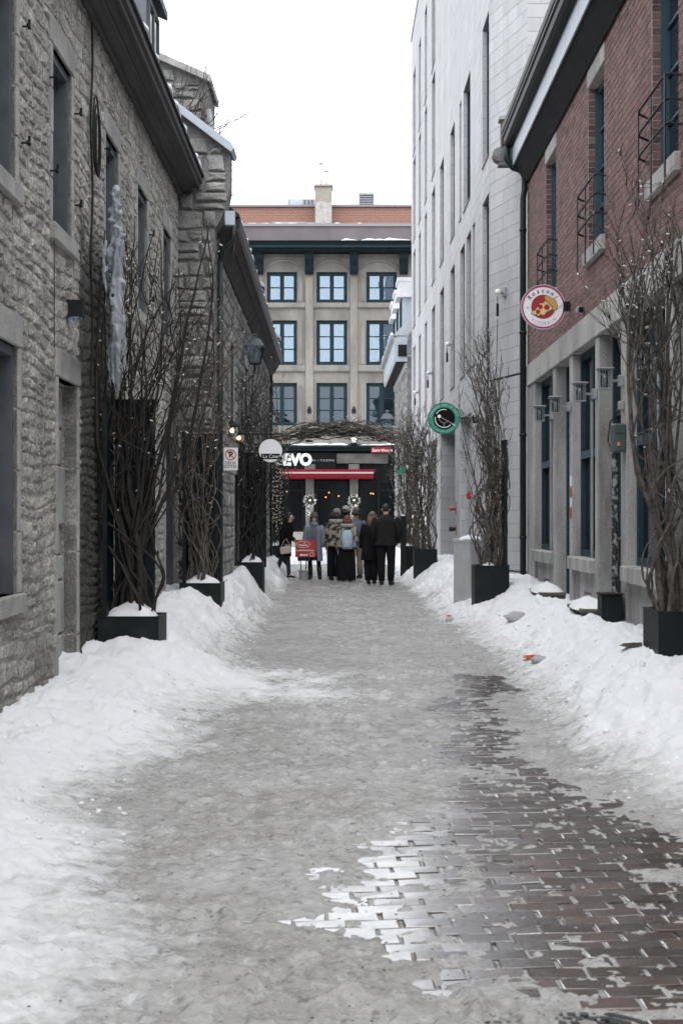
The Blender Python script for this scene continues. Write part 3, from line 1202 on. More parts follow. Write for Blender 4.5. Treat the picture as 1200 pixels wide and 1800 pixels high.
stain_attr(wl1, stain1)
TR = .085
surr = grow(UP + LOW, TR, .24, .15) + grow([DOOR1], TR, .26, 0)
lay(L1, F1, rubble_rects(6, 20.5, -.2, 6.28, surr, (.065, .165), (.10, .38), rg1), lambda mb, F, rc: rough_stone(mb, F, rc, rg1, .015, .006, warp=True), 'stone', 'stonework', 'rubble', 300, stain1)
for (a, b, c, d) in UP + LOW + [DOOR1]:
    isd = c < 0
    ob = MB().bevbox(F1, a - TR - .02, b + TR + .02, -.1, .018, d, d + .23, .008).build('lintel', 'dressed', L1)
    stain_attr(ob, stain1)
    if not isd:
        ob = MB().bevbox(F1, a - TR, b + TR, -.12, .05, c - .14, c, .008).build('sill', 'dressed', L1)
        stain_attr(ob, stain1)
    for s in (0, 1):
        n = 4
        zs = [max(c, -.2) + (d - max(c, -.2)) * i / n for i in range(n + 1)]
        for i in range(n):
            u0, u1 = (a - TR, a) if s == 0 else (b, b + TR)
            z1_ = zs[i + 1] - .004
            ob = MB().bevbox(F1, u0, u1, -.12, .012 + rg1.uniform(-.003, .004), zs[i] + .002, z1_, .006).build('jamb_stone', 'dressed', L1)
            stain_attr(ob, stain1)
for (a, b, c, d) in UP + LOW:
    w = window(L1, F1, a, b, c, d, -.2, .07, 2, 4 if c > 2 else 5, 'slate_wood', 'dark_glass', .06, .02, .08)
    MB().box(F1, a, a + .05, -.12, -.03, c, d).box(F1, b - .05, b, -.12, -.03, c, d).box(F1, a + .05, b - .05, -.12, -.03, d - .07, d).build('casing', 'slate_wood', w)
# the walled-up doorway
for i, (z0, z1) in enumerate(((-.3, .55), (.55, 1.02), (1.02, 1.24), (1.24, 1.5), (1.5, 2.02), (2.02, 2.35), (2.35, 2.73))):
    if i in (2, 3):
        m_ = 12.1 + (i - 2.5) * .2
        rows = [(11.72, m_ - .006), (m_ + .006, 12.6)]
    else:
        rows = [(11.72, 12.6)]
    for a, b in rows:
        MB().bevbox(F1, a + .008, b - .008, -.34, -.13 + rg1.uniform(-.03, .03), z0 + .009, z1 - .009, .014).build('infill_block', 'dressed_dirty', L1)
# eaves with mouldings, roof
ev = MB().prism(F1, [(-.02, 6.2), (.05, 6.2), (.05, 6.24), (.12, 6.25), (.26, 6.33), (.27, 6.30), (.31, 6.30), (.31, 6.36), (.345, 6.37), (.345, 6.45), (-.02, 6.55)], -12, 20.58)
ev.build('eave', 'eave_wood', L1)
MB().prism(F1, [(.05, 6.165), (.075, 6.165), (.075, 6.225), (.05, 6.225)], -12, 20.57).build('moulding', 'eave_wood', L1)
MB().prism(F1, [(.16, 6.255), (.19, 6.262), (.19, 6.30), (.16, 6.29)], -12, 20.57).build('moulding', 'eave_wood', L1)
MB().prism(F1, [(.37, 6.46), (.37, 6.50), (-3.6, 9.55), (-3.6, 9.45), (0, 6.5)], -12, 20.6).build('roof', 'dark_roof', L1)
snow_strip(F1, 6.2, 20.4, .36, 6.49, .22, .09, 'thin snow lying along the eaves of the long stone house', 4)
# dormer on its roof
dm = MB().plate(Frame((0, 16.4, 0), (1, 0), (0, 1)), [(-4.2, 6.5), (-2.35, 6.45), (-2.35, 7.75), (-4.2, 8.5)], 0, 1.05).build('dormer', 'dormer_metal', L1)
for x in (-2.52, -2.75, -3.0):
    MB().box(WORLD, x - .012, x + .012, 16.375, 16.4, 6.5, 7.8).build('seam', 'dormer_metal', dm)
MB().box(WORLD, -2.9, -2.35, 16.38, 16.4, 7.18, 7.20).build('seam', 'dormer_metal', dm)
window(dm, Frame((-2.35, 0, 0), (0, 1), (1, 0)), 16.5, 17.36, 6.6, 7.62, 0.0, .06, 2, 2, 'slate_wood', 'dark_glass', thick=.03, name='dormer_window')
MB().prism(Frame((0, 0, 0), (0, 1), (1, 0)), [(-2.25, 7.70), (-2.25, 7.80), (-4.3, 8.72), (-4.3, 8.6)], 16.25, 17.6).build('dormer_roof', 'slate_wood', dm)
# shutter hooks, cable and little lamp
for u, z in ((10.37, 5.15), (10.37, 4.3), (11.41, 5.1), (12.45, 5.1), (11.41, 4.35), (12.45, 4.3), (14.02, 5.2), (15.05, 4.4), (17.3, 5.0), (17.3, 4.2), (19.7, 4.9), (19.7, 4.2), (17.72, 1.1), (20.05, 1.2)):
    MB().tube([F1(u, 0, z), F1(u, .07, z)], .008, 5).tube([F1(u, .06, z - .02), F1(u, .065, z + .05)], .011, 5).tube([F1(u - .05, .062, z), F1(u + .05, .062, z)], .009, 5).build('shutter_hook', 'black_metal', L1)
cb = MB()
cb.tube([F1(13.15 + .05 * math.sin(i * .8), .035, 6.15 - i * .16) for i in range(22)], .011, 5)
for k in range(3):
    cb.tube([F1(13.3 + (.16 - k * .02) * math.cos(t), .05 + k * .01, 5.15 + (.36 - k * .03) * math.sin(t) - k * .05) for t in [i * math.pi / 9 for i in range(19)]], .009, 5)
cb.build('cable', 'wire', L1)
MB().tube([F1(11.5, .02, 3.9 - i * .12) for i in range(9)], .004, 4).build('cable', 'wire', L1)
wlp = MB().box(F1, 12.1, 12.22, .0, .14, 3.28, 3.42).build('wall_lamp', 'black_metal', L1)
MB().box(F1, 12.11, 12.21, .02, .13, 3.245, 3.278).build('lens', 'lamp_glass', wlp)

# ================================================================== left: second stone house with stepped gable
F2 = frame_line(-1.68 - .0132 * 20.9, 20.9, -1.68 - .0132 * 39, 39, +1)
L2 = thing('stone_house', (-2.1, 30, 0), 'dark stone house with raised gable, beyond the long house on the left', 'house')
rg2 = random.Random(23)
ops2 = [(23.6, 24.5, 3.0, 4.5), (27.6, 28.5, 3.0, 4.5), (31.4, 32.3, 3.0, 4.5), (35.2, 36.1, 3.0, 4.5), (24.6, 25.6, .7, 2.3), (29.4, 30.4, .7, 2.3), (33.4, 34.4, -.1, 2.3)]
wall_cells(MB(), F2, 20.92, 39, -.3, 5.7, ops2, -.42, -.004).build('wall', 'mortar_dark', L2)
lay(L2, F2, rubble_rects(20.92, 39, -.2, 5.7, grow(ops2, .1, .22, .12), (.12, .26), (.2, .62), rg2), lambda mb, F, rc: rough_stone(mb, F, rc, rg2, .025), 'stone', 'stonework', 'rubble_dark', 300)
for (a, b, c, d) in ops2:
    MB().bevbox(F2, a - .1, b + .1, -.1, .02, d, d + .2, .008).build('lintel', 'dressed', L2)
    if c > .3:
        MB().bevbox(F2, a - .1, b + .1, -.1, .045, c - .12, c, .008).build('sill', 'dressed', L2)
    for u in ((a - .1, a), (b, b + .1)):
        MB().bevbox(F2, u[0], u[1], -.1, .012, c, d, .008).build('jamb_stone', 'dressed', L2)
    window(L2, F2, a, b, c, d, -.2, .07, 2, 3, 'slate_wood', 'dark_glass', .06, .02, .08)
# gable wall facing the camera
FG = Frame((0, 20.5, 0), (1, 0), (0, -1))
xw = -1.95
gable = MB().plate(Frame((0, 20.52, 0), (1, 0), (0, 1)), [(-6, -.3), (xw, -.3), (xw, 5.72), (-1.86, 5.86), (-1.78, 6.05), (-1.73, 6.3), (-1.73, 6.82), (-6, 10.05)], 0, .38)
gable.build('gable_wall', 'mortar_dark', L2)


def gable_top(x):
    return 6.82 + (-1.73 - x) * .757


rc2 = []
for rc in rubble_rects(-4.2, xw, -.2, 5.72, [], (.12, .3), (.22, .6), rg2) + rubble_rects(-4.2, -1.75, 5.72, 9.4, [], (.12, .3), (.22, .6), rg2):
    u0, u1, z0, z1 = rc
    if z0 > 5.7:
        lim = min(-1.72, xw + max(0, (z0 - 5.6) * .42))
        u1 = min(u1, lim)
    u1 = min(u1, -1.73 - (z1 - 6.82) / .757)
    if u1 - u0 < .08:
        continue
    rc2.append((u0, u1, z0, z1))
lay(L2, FG, rc2, lambda mb, F, rc: rough_stone(mb, F, rc, rg2, .035), 'gable_stone', 'gable_stonework', 'rubble_dark', 200)
MB().plate(Frame((0, 20.38, 0), (1, 0), (0, 1)), [(-1.70, 6.80), (-1.66, 6.86), (-1.70, 6.93), (-6, 10.18), (-6, 10.06)], 0, .6).build('coping', 'zinc', L2)
# eaves and gutter, roof, lesser gables farther along
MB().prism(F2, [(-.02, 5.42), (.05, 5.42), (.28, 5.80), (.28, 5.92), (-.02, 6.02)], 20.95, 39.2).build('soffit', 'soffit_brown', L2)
MB().prism(F2, [(.285, 5.80), (.33, 5.82), (.345, 5.97), (.325, 5.98), (.285, 5.95)], 20.95, 39.3).build('gutter', 'pipe_green', L2)
MB().prism(F2, [(.20, 5.64), (.235, 5.70), (.225, 5.735), (.19, 5.67)], 20.95, 39.2).build('moulding', 'soffit_brown', L2)
MB().prism(F2, [(.33, 5.98), (.33, 6.02), (-3.4, 9.0), (-3.4, 8.9), (0, 6.0)], 20.92, 39.2).build('roof', 'dark_roof', L2)
for y, k in ((29.4, .1), (38.7, .2)):
    x = -1.68 - .0132 * y + .27
    fr = Frame((0, y, 0), (1, 0), (0, 1))
    MB().plate(fr, [(x - 1.6, 5.9), (x, 5.9), (x, 6.2 + k), (x - 1.6, 7.5 + k)], 0, .4).build('fire_wall', 'rubble_dark', L2)
    MB().plate(Frame((0, y - .06, 0), (1, 0), (0, 1)), [(x - 1.6, 7.5 + k), (x + .03, 6.2 + k), (x + .03, 6.27 + k), (x - 1.6, 7.6 + k)], 0, .5).build('coping', 'zinc', L2)
snow_strip(F2, 21.2, 38.6, .335, 5.975, .1, .07, 'snow caught in the gutter of the dark stone house', 9, .45)
# downpipe and hopper at the corner
xp = -1.90
dp = MB().tube([(xp, 20.86, 5.35), (xp, 20.84, 2.5), (xp, 20.84, .2)], .042, 10)
dp.tube([(-1.70, 20.86, 5.86), (-1.72, 20.86, 5.62), (-1.86, 20.86, 5.5), (xp, 20.86, 5.3)], .042, 10)
dp.build('downpipe', 'pipe_green', L2, smooth=True)
MB().box(WORLD, -1.80, -1.66, 20.50, 20.62, 5.78, 5.98).build('hopper', 'zinc', L2)
MB().tube([F2(38.6, .05, 5.4), F2(38.6, .05, .2)], .045, 8).build('downpipe', 'pipe_green', L2, smooth=True)
# tall chimney behind the gable, overgrown with creeper
ch = MB().plate(Frame((0, 24.6, 0), (1, 0), (0, 1)), [(-3.6, 6.5), (-2.28, 6.5), (-2.36, 7.4), (-2.46, 8.3), (-2.46, 9.1), (-3.6, 9.62)], 0, 1.3)
chim = ch.build('chimney', 'mortar_dark', L2)
FC = Frame((0, 24.58, 0), (1, 0), (0, -1))
for rc in rubble_rects(-3.5, -2.34, 6.6, 9.35, [], (.12, .24), (.2, .5), rg2):
    lim = -2.34 - max(0, rc[3] - 7.3) * .075
    if rc[1] < lim + .03 and rc[3] < 9.08 + (-2.46 - rc[1]) * .45:
        mb = MB()
        mb.open = True
        rough_stone(mb, FC, rc, rg2, .03)
        mb.build('chimney_stone', 'rubble_dark', chim, tint=True)
MB().plate(Frame((0, 24.45, 0), (1, 0), (0, 1)), [(-3.7, 9.62), (-2.40, 9.05), (-2.40, 9.17), (-3.7, 9.74)], 0, 1.6).build('cap', 'dressed', chim)
MB().box(WORLD, -2.88, -2.48, 24.5, 24.57, 7.35, 8.15).build('boarded_hole', 'interior_dark', chim)
MB().tube([(-2.42, 24.4, 8.55), (-2.32, 24.4, 7.9), (-2.2, 24.4, 7.2)], .05, 6).build('flue_pipe', 'grey_metal', chim)
cr = MB()
rgc = random.Random(5)
for i in range(70):
    p = Vector((rgc.uniform(-3.6, -2.5), 24.48, rgc.uniform(6.6, 8.4)))
    d = Vector((rgc.uniform(-.3, .9), rgc.uniform(-.3, 0), rgc.uniform(.5, 1.2)))
    pts = []
    for k in range(8):
        pts.append(tuple(p))
        p = p + d * .17
        p.y = min(p.y, 24.53)
        d = d + Vector((rgc.uniform(-.5, .5), rgc.uniform(-.15, .1), rgc.uniform(-.3, .35)))
        d.normalize()
    cr.tube(pts, [.012 - .001 * k for k in range(8)], 4)
crp = cr.build('creeper', 'twig', None, org=(-2.9, 24.5, 6.5))
tag(crp, 'bare creeper twigs over the chimney behind the raised gable', 'creeper')

# ================================================================== right: red brick house with stone shopfront
FR = Frame((2.95, 0, 0), (0, 1), (-1, 0))
R1 = thing('brick_house', (3.2, 16.5, 0), 'red brick house with grey stone ground floor on the right, nearest the camera', 'house')
rg3 = random.Random(31)
WIN = [(20.4, 21.5, 4.85, 6.88), (16.55, 17.68, 4.85, 6.88), (12.8, 13.94, 4.85, 6.88)]
lint = [(a - .02, b + .02, 6.88, 7.12) for a, b, c, d in WIN]
sills = [(a - .08, b + .08, 4.67, 4.85) for a, b, c, d in WIN]
wall_cells(MB(), FR, 9, 23.7, 4.07, 7.5, WIN, -.4, -.006).box(FR, -12, 9, -.4, -.006, -.3, 7.5).build('wall', 'brick_mortar', R1)
brk = course_rects(9, 23.7, 4.075, 7.14, [(a, b, c, d) for a, b, c, d in WIN] + lint + sills, .0758, .222, rg3)
lay(R1, FR, brk, lambda mb, F, rc: flat_block(mb, F, rc, rg3, .0145, .03, .002, min(1, max(0, rg3.gauss(.5, .17)))), 'brick', 'brickwork', 'brick', 300)
for (a, b, c, d) in WIN:
    # bricks of the far reveal, facing the camera
    FJ = Frame((2.95, b - .005, 0), (1, 0), (0, -1))
    z = 4.85
    k = 0
    while z < 6.87:
        mb = MB()
        flat_block(mb, FJ, (.003, .108, z, min(z + .0758, 6.88)), rg3, .011, .0, .001)
        mb.build('reveal_brick', 'brick', R1, tint=True)
        z += .0758
    MB().box(FR, b - .001, b + .02, -.115, -.003, 4.85, 6.88).build('reveal_joint', 'brick_mortar', R1)
    MB().bevbox(FR, a - .02, b + .02, -.13, .004, 6.882, 7.118, .006).build('lintel', 'band_stone', R1)
    MB().bevbox(FR, a - .08, b + .08, -.13, .06, 4.672, 4.848, .008).build('sill', 'band_stone', R1)
    w = window(R1, FR, a, b, 4.85, 6.88, -.19, .07, 1, 4, 'teal_light', 'dark_glass', .05, .02, .07)
    MB().box(FR, a, a + .04, -.12, -.09, 4.85, 6.88).box(FR, b - .04, b, -.12, -.09, 4.85, 6.88).build('casing', 'teal_light', w)
    # iron window guard
    gd = MB()
    for z in (5.10, 5.32, 5.54):
        gd.tube([FR(a - .13, .0, z - .03), FR(a - .09, .10, z), FR(a + .05, .13, z), FR(b - .05, .13, z), FR(b + .09, .10, z), FR(b + .13, .0, z - .03)], .012, 6)
    for u in (a - .02, (a + b) / 2, b + .02):
        gd.box(FR, u - .02, u + .02, .12, .132, 4.62, 5.56)
    gd.build('window_guard', 'black_metal', R1)
# stone band above the shopfront
us = [9, 10.9, 12.7, 14.5, 16.4, 18.2, 20.0, 21.8, 23.7]
for a, b in zip(us[:-1], us[1:]):
    MB().bevbox(FR, a + .003, b - .003, -.4, .03, 3.722, 4.07, .008).build('band_block', 'band_stone', R1)
# piers, windows and doors
bays = [('w', 20.77, 22.76), ('d', 19.16, 20.49), ('w', 17.15, 18.91), ('d', 15.53, 16.88), ('w', 13.34, 15.21), ('d', 11.70, 13.05), ('w', 9.6, 11.42)]
edges = [23.7] + [v for _, a, b in bays for v in (b, a)] + [9.3]
for i in range(0, len(edges), 2):
    hi, lo = edges[i], edges[i + 1]
    pr = MB().bevbox(FR, lo, hi, -.5, 0, .3, 3.72, .008).build('pier', 'pier_stone', R1)
    MB().bevbox(FR, lo - .015, hi + .015, -.52, .035, -.3, .46, .012).build('plinth', 'pier_stone', pr)
MB().box(FR, 9, 23.7, -.9, -.62, -.3, 4.0).build('back_wall', 'interior_dark', R1)
for kind, a, b in bays:
    if kind == 'w':
        MB().bevbox(FR, a - .01, b + .01, -.3, .07, .88, 1.05, .01).build('sill', 'pier_stone', R1)
        m_ = (a + b) / 2
        vent = (m_ - .3, m_ + .22, .28, .62)
        wall_cells(MB(), FR, a, b, -.3, .88, [vent], -.45, -.05).build('apron', 'pier_stone', R1)
        MB().box(FR, vent[0], vent[1], -.4, -.3, vent[2], vent[3]).build('vent', 'interior_dark', R1)
        w = window(R1, FR, a, b, 1.05, 3.72, -.2, .09, 2, 2, 'teal_paint', 'dark_glass', .10, .09, .09, zsplit=[2.38])
        MB().box(FR, a + .09, b - .09, -.12, -.1, 2.33, 2.43).build('transom', 'teal_light', w)
        MB().tube([FR(a + .55, -.06, 1.06), FR(a + .55, -.06, 3.0)], .018, 8).build('shutter_rod', 'grey_metal', w)
        MB().box(FR, a + .16, a + .3, -.165, -.16, 1.2, 2.2).build('curtain', 'curtain', w)
    else:
        dr = MB().box(FR, a, b, -.30, -.24, .2, 2.75).box(FR, a, b, -.28, -.18, 2.75, 2.84).box(FR, a, a + .09, -.26, -.16, .2, 3.72).box(FR, b - .09, b, -.26, -.16, .2, 3.72).build('door', 'teal_paint', R1)
        MB().box(FR, a + .2, b - .2, -.236, -.23, 1.15, 2.6).build('door_pane', 'dark_glass', dr)
        MB().box(FR, a + .1, b - .1, -.236, -.23, 2.86, 3.68).build('transom_pane', 'dark_glass', dr)
        MB().bevbox(FR, a + .22, b - .22, -.236, -.215, .4, 1.0, .008).build('door_panel', 'teal_light', dr)
        MB().tube([FR(b - .16, -.23, 1.05), FR(b - .16, -.20, 1.08), FR(b - .16, -.20, 1.3), FR(b - .16, -.23, 1.33)], .012, 6).build('door_handle', 'brass', dr)
        MB().box(FR, a, b, -.5, -.02, -.3, .2).build('threshold', 'pier_stone', R1)
# posters in the far window
for z0, z1, m_, c in ((1.15, 1.85, 'sign_plain', .35), (1.85, 1.92, 'sign_red', .35), (2.0, 2.32, 'sign_red', .3), (1.95, 2.0, 'crust', .32)):
    MB().box(FR, 20.95, 20.95 + c, -.135, -.13, z0, z1).build('poster', m_, R1)
for i in range(9):
    MB().box(FR, 21.0, 21.25, -.1295, -.129, 1.25 + i * .055, 1.27 + i * .055).build('print_line', 'letter_grey', R1)
for z0, z1, m_ in ((1.55, 1.68, 'sign_red'), (1.70, 1.82, 'sign_plain'), (1.84, 1.96, 'sign_red'), (1.98, 2.12, 'sign_plain')):
    MB().box(FR, 18.95, 19.08, .001, .004, z0, z1).build('sticker', m_, R1)
# eaves: dark cove, pale fascia, gutter, roof
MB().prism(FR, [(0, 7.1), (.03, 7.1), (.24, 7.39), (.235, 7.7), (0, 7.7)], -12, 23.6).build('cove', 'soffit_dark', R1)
MB().prism(FR, [(.24, 7.385), (.262, 7.385), (.262, 7.70), (.24, 7.70)], -12, 23.62).build('fascia', 'fascia_pale', R1)
MB().prism(FR, [(.265, 7.70), (.35, 7.71), (.395, 7.76), (.40, 7.86), (.425, 7.88), (.425, 7.92), (.265, 7.95)], -12, 23.68).build('gutter', 'black_metal', R1)
MB().prism(FR, [(.40, 7.95), (.40, 8.02), (-3.2, 10.6), (-3.2, 10.5), (0, 7.98)], -12, 23.7).build('roof', 'dark_roof', R1)
MB().prism(FR, [(.405, 7.955), (.43, 7.955), (.43, 8.06), (.405, 8.06)], -12, 23.7).build('roof_edge', 'black_metal', R1)
# fire wall end with brick cap and scroll corbel
MB().box(WORLD, 2.53, 2.95, 23.74, 23.98, 7.72, 8.2).build('fire_wall', 'brick', R1)
MB().box(WORLD, 2.49, 2.99, 23.72, 24.0, 8.2, 8.26).build('fire_wall_cap', 'dressed', R1)
MB().lathe((2.50, 23.72, 7.62), [(.02, 0), (.12, .02), (.12, .24), (.02, .26)], 16, 'y').box(WORLD, 2.48, 2.95, 23.75, 23.96, 7.44, 7.72).build('corbel', 'rubble_dark', R1)
# downpipe
dp = MB().tube([(2.60, 23.6, 7.72), (2.60, 23.6, 7.5), (2.70, 23.6, 7.36), (2.86, 23.6, 7.3), (2.89, 23.6, 7.18), (2.89, 23.6, 7.0), (2.865, 23.6, 6.85), (2.865, 23.6, .3)], .052, 10)
for z in (6.3, 4.6, 2.9, 1.2):
    dp.lathe((2.865, 23.6, z), [(.062, 0), (.062, .05)], 10)
dp.build('downpipe', 'pipe_green', R1, smooth=True)
MB().tube([(2.90, 23.3, 3.7), (2.90, 23.3, 2.95)], .014, 6).build('conduit', 'grey_metal', R1)
# conduit, meter box and cable on the pier
bx = MB().bevbox(FR, 15.2, 15.4, .0, .135, 2.27, 2.57, .015).build('meter_box', 'box_green', R1)
MB().box(FR, 15.185, 15.2, .07, .10, 2.33, 2.37).build('knob', 'crust', bx)
MB().box(FR, 15.19, 15.2, .02, .115, 2.47, 2.54).build('cover_plate', 'box_green', bx)
MB().tube([FR(15.33, .1, 2.25), FR(15.33, .1, .4)], .035, 10).build('flaking_pipe', 'rusty_pipe', R1)
MB().tube([FR(15.35, .04, 2.9), FR(15.35, .05, 2.72), FR(15.5, .12, 2.6), FR(15.52, .14, 2.4), FR(15.36, .13, 2.28)], .008, 5).build('cable', 'wire', R1)
MB().bevbox(FR, 15.3, 15.4, .0, .06, 2.72, 2.82, .01).build('junction_box', 'grey_metal', R1)
bb = thing('utility_box', (2.78, 15.35, 0), 'narrow black box at the foot of the flaking pipe on the stone pier', 'box')
MB().bevbox(FR, 15.22, 15.5, .035, .26, -.1, .73, .01).build('body', 'planter_black', bb)
MB().box(FR, 15.21, 15.51, .03, .27, .731, .75).build('lid', 'black_metal', bb)
# steps at the doors
for i, (a, b) in enumerate(((19.2, 20.3), (15.75, 16.8))):
    s_ = thing('door_step', (2.75, (a + b) / 2, 0), ['brown box step below the far shop door, half buried in snow', 'brown box step beside the narrow black box, snow on its top'][i], 'step', 'door steps of the brick house')
    MB().bevbox(FR, a, b, .0 + .04, .36, -.1, .5, .01).build('riser', 'brown_step', s_)
    MB().bevbox(FR, a - .02, b + .02, .04, .39, .502, .545, .008).build('tread', 'brown_step', s_)


def snow_heap(cx, cy, rx, ry, z, h, label, seed, jag=.12):
    rg = random.Random(seed)
    mb = MB()
    vs, fs = [], []
    seg, rings = 20, 6
    for i in range(rings):
        t = i / (rings - 1)
        for k in range(seg):
            a = 2 * math.pi * k / seg
            e = (abs(math.cos(a)) ** 4 + abs(math.sin(a)) ** 4) ** -.25      # squarish outline
            q = (1 - t) * (1 + rg.uniform(-jag, jag) * (.3 if i == 0 else 1))
            vs.append((cx + rx * e * q * math.cos(a), cy + ry * e * q * math.sin(a), z + h * (t ** .75) * (1 + rg.uniform(-.12, .12)) - (0 if i else .02)))
    for i in range(rings - 1):
        for k in range(seg):
            j = (k + 1) % seg
            fs.append((i * seg + k, i * seg + j, i * seg + seg + j, i * seg + seg + k))
    mb.add(vs, fs)
    o = mb.build('snow_cap', 'snow_cap', smooth=True, org=(cx, cy, z))
    return tag(o, label, 'snow', kind='stuff')


snow_heap(2.73, 19.75, .2, .5, .545, .13, 'snow cushion on the far door step', 3)
snow_heap(2.73, 16.27, .2, .48, .545, .12, 'snow cushion on the nearer door step', 5)
# five box lanterns on the piers
for i, (u, lab) in enumerate(((20.63, 'farthest box lantern of the brick house, on the pier left of the far door'), (19.03, 'box lantern on the pier right of the far shop door'),
                              (17.02, 'box lantern on the pier above the second shop door step, left of the meter box'), (15.36, 'box lantern on the pier above the green meter box'), (13.2, 'nearest box lantern, half hidden by the vine at the right edge'))):
    ln = thing('wall_lantern', FR(u, .2, 2.95), lab, 'lantern', 'box lanterns along the brick house')
    MB().bevbox(FR, u - .045, u + .045, .001, .06, 2.98, 3.1, .008).tube([FR(u, .05, 3.04), FR(u, .13, 3.04)], .015, 6).build('mount', 'grey_metal', ln)
    MB().bevbox(FR, u - .09, u + .09, .115, .295, 3.16, 3.18, .006).build('lid', 'grey_metal', ln)
    cg = MB()
    for du in (-.06, 0, .06):
        for dn in (.145, .265):
            cg.tube([FR(u + du, dn, 2.96), FR(u + du, dn, 3.16)], .004, 4)
    for dn in (.175, .205, .235):
        for du in (-.06, .06):
            cg.tube([FR(u + du, dn, 2.96), FR(u + du, dn, 3.16)], .004, 4)
    cg.box(FR, u - .068, u + .068, .138, .272, 2.95, 2.962).box(FR, u - .068, u + .068, .138, .272, 3.148, 3.158)
    cg.build('cage', 'grey_metal', ln)
    MB().lathe(FR(u, .205, 2.962), [(.044, 0), (.044, .186)], 14).build('glass', 'pane_low', ln, smooth=True)
    MB().lathe(FR(u, .205, 2.97), [(.02, 0), (.024, .1), (.014, .15)], 10).build('bulb', 'bulb_white', ln, smooth=True)
# small flood lamp above the band
fl = MB().bevbox(FR, 17.9, 18.0, .0, .1, 4.13, 4.22, .015).build('flood_lamp', 'grey_metal', R1)
MB().box(FR, 17.88, 17.9, .02, .08, 4.14, 4.21).build('lens', 'dark_glass', fl)

# ================================================================== right: tall pale stone block
A_, B_, C_ = (2.99, 24.0), (2.513, 25.7), (2.2, 51.0)
FN = frame_line(*A_, *B_, -1)
FM = frame_line(*B_, *C_, -1)
R2 = thing('stone_block', (3.2, 38, 0), 'tall pale stone block with narrow slit windows on the right', 'building')
rg4 = random.Random(41)
ROW = {5: (14.2, 17.0), 4: (11.15, 13.95), 3: (8.15, 10.75), 2: (4.62, 7.45)}
slits = []
for (a, b), rows in (((25.76, 26.88), (3, 2)), ((29.25, 30.78), (3,)), ((31.27, 31.75), (3,)), ((29.1, 30.1), (2,)), ((30.5, 31.6), (2,)), ((28.3, 28.8), (2,)), ((33.0, 34.2), (3, 2)), ((36.2, 37.5), (3, 2)),
                     ((39.3, 40.6), (5, 4, 3, 2)), ((42.66, 43.7), (5, 4, 3, 2)), ((45.6, 46.7), (5, 4, 3, 2)), ((48.6, 49.9), (5, 4, 3, 2))):
    for r_ in rows:
        slits.append((a, b, *ROW[r_]))
doors2 = [(32.9, 37.3, -.2, 3.7), (29.1, 31.7, -.2, 3.7), (38.7, 42.4, -.2, 3.7)]
ops4 = slits + doors2
wall_cells(MB(), FM, 25.7, 51, -.3, 18.6, ops4, -.7, -.006).build('wall', 'pale_joint', R2)
fb = lambda mb, F, rc: flat_block(mb, F, rc, rg4, .007, .03, .0012, min(1, max(0, rg4.gauss(.5, .22))))
rects_m = course_rects(25.7, 51, -.2, 18.6, ops4, .235, .62, rg4)
rects_n = course_rects(24.0, 25.7, -.2, 18.6, [(24, 25.7, 4.0, 4.03)], .235, .42, rg4)
lay(R2, FN, rects_n, fb, 'stone_panel', 'stone_panels', 'pale_stone', 160)
lay(R2, FM, rects_m, fb, 'stone_panel', 'stone_panels', 'pale_stone', 140)
MB().box(FN, 24.0, 25.7, -.3, -.006, -.3, 18.6).build('angled_wall', 'pale_joint', R2)
FS = Frame((0, 24.0, 0), (1, 0), (0, -1))
MB().box(FS, 2.99, 9, -.3, -.006, -.3, 18.6).build('end_wall', 'pale_joint', R2)
lay(R2, FS, course_rects(2.985, 6.5, 7.2, 18.6, [], .235, .45, rg4), fb, 'stone_panel', 'stone_panels', 'pale_stone', 60)
MB().box(FM, 25.7, 51.1, -.7, .03, 18.6, 18.75).box(FN, 23.9, 25.7, -.7, .03, 18.6, 18.75).build('parapet_cap', 'mauve_cap', R2)
MB().box(WORLD, 3.2, 9, 24.3, 50.9, 18.3, 18.55).build('roof', 'dark_roof', R2)
MB().box(FM, 50.98, 51.02, -6, -.02, -.3, 18.6).build('far_wall', 'pale_smooth', R2)
for (a, b, c, d) in slits:
    # far reveal in coursed stone, glass set back, sloping sill
    FJ = Frame(FM(b - .003, 0, 0), (1, 0), (0, -1))
    z = c
    rv = MB()
    rv.open = True
    dep = .085
    while z < d - .02:
        flat_block(rv, FJ, (.0, dep, z, min(z + .235, d)), rg4, .009, .0, .001)
        z += .235
    tag(rv.build('reveal_stones', 'pale_stone', R2, tint=True), kind='stuff')
    w = MB().box(FM, a, a + .05, -.16, -.09, c, d).box(FM, b - .05, b, -.16, -.09, c, d).box(FM, a + .05, b - .05, -.16, -.09, d - .06, d).box(FM, a + .05, b - .05, -.16, -.09, c, c + .06)
    w = w.build('slit_window', 'teal_paint', R2)
    MB().box(FM, a + .05, b - .05, -.13, -.12, c + .06, d - .06).build('pane', 'slit_glass', w)
    MB().prism(FM, [(-.09, c + .0), (.02, c - .035), (.02, c - .005), (-.09, c + .03)], a, b).build('sill', 'slate_wood', R2)
for i, (a, b, c, d) in enumerate(doors2):
    dep = (.62, .2, .5)[i]
    FJ = Frame(FM(b - .003, 0, 0), (1, 0), (0, -1))
    rv = MB()
    rv.open = True
    z, k = -.2, 0
    while z < d - .02:
        m_ = dep * (.35 if k % 2 else .7)
        for q0, q1 in ((0, m_), (m_, dep)):
            flat_block(rv, FJ, (q0, q1, z, min(z + .28, d)), rg4, .01, .0, .001)
        z += .28
        k += 1
    tag(rv.build('reveal_stones', 'pale_stone', R2, tint=True), kind='stuff')
    MB().box(FM, a, b, -.69, -dep, -.2, d).build('doorway_panel', 'pale_smooth' if i == 1 else 'shop_black', R2)
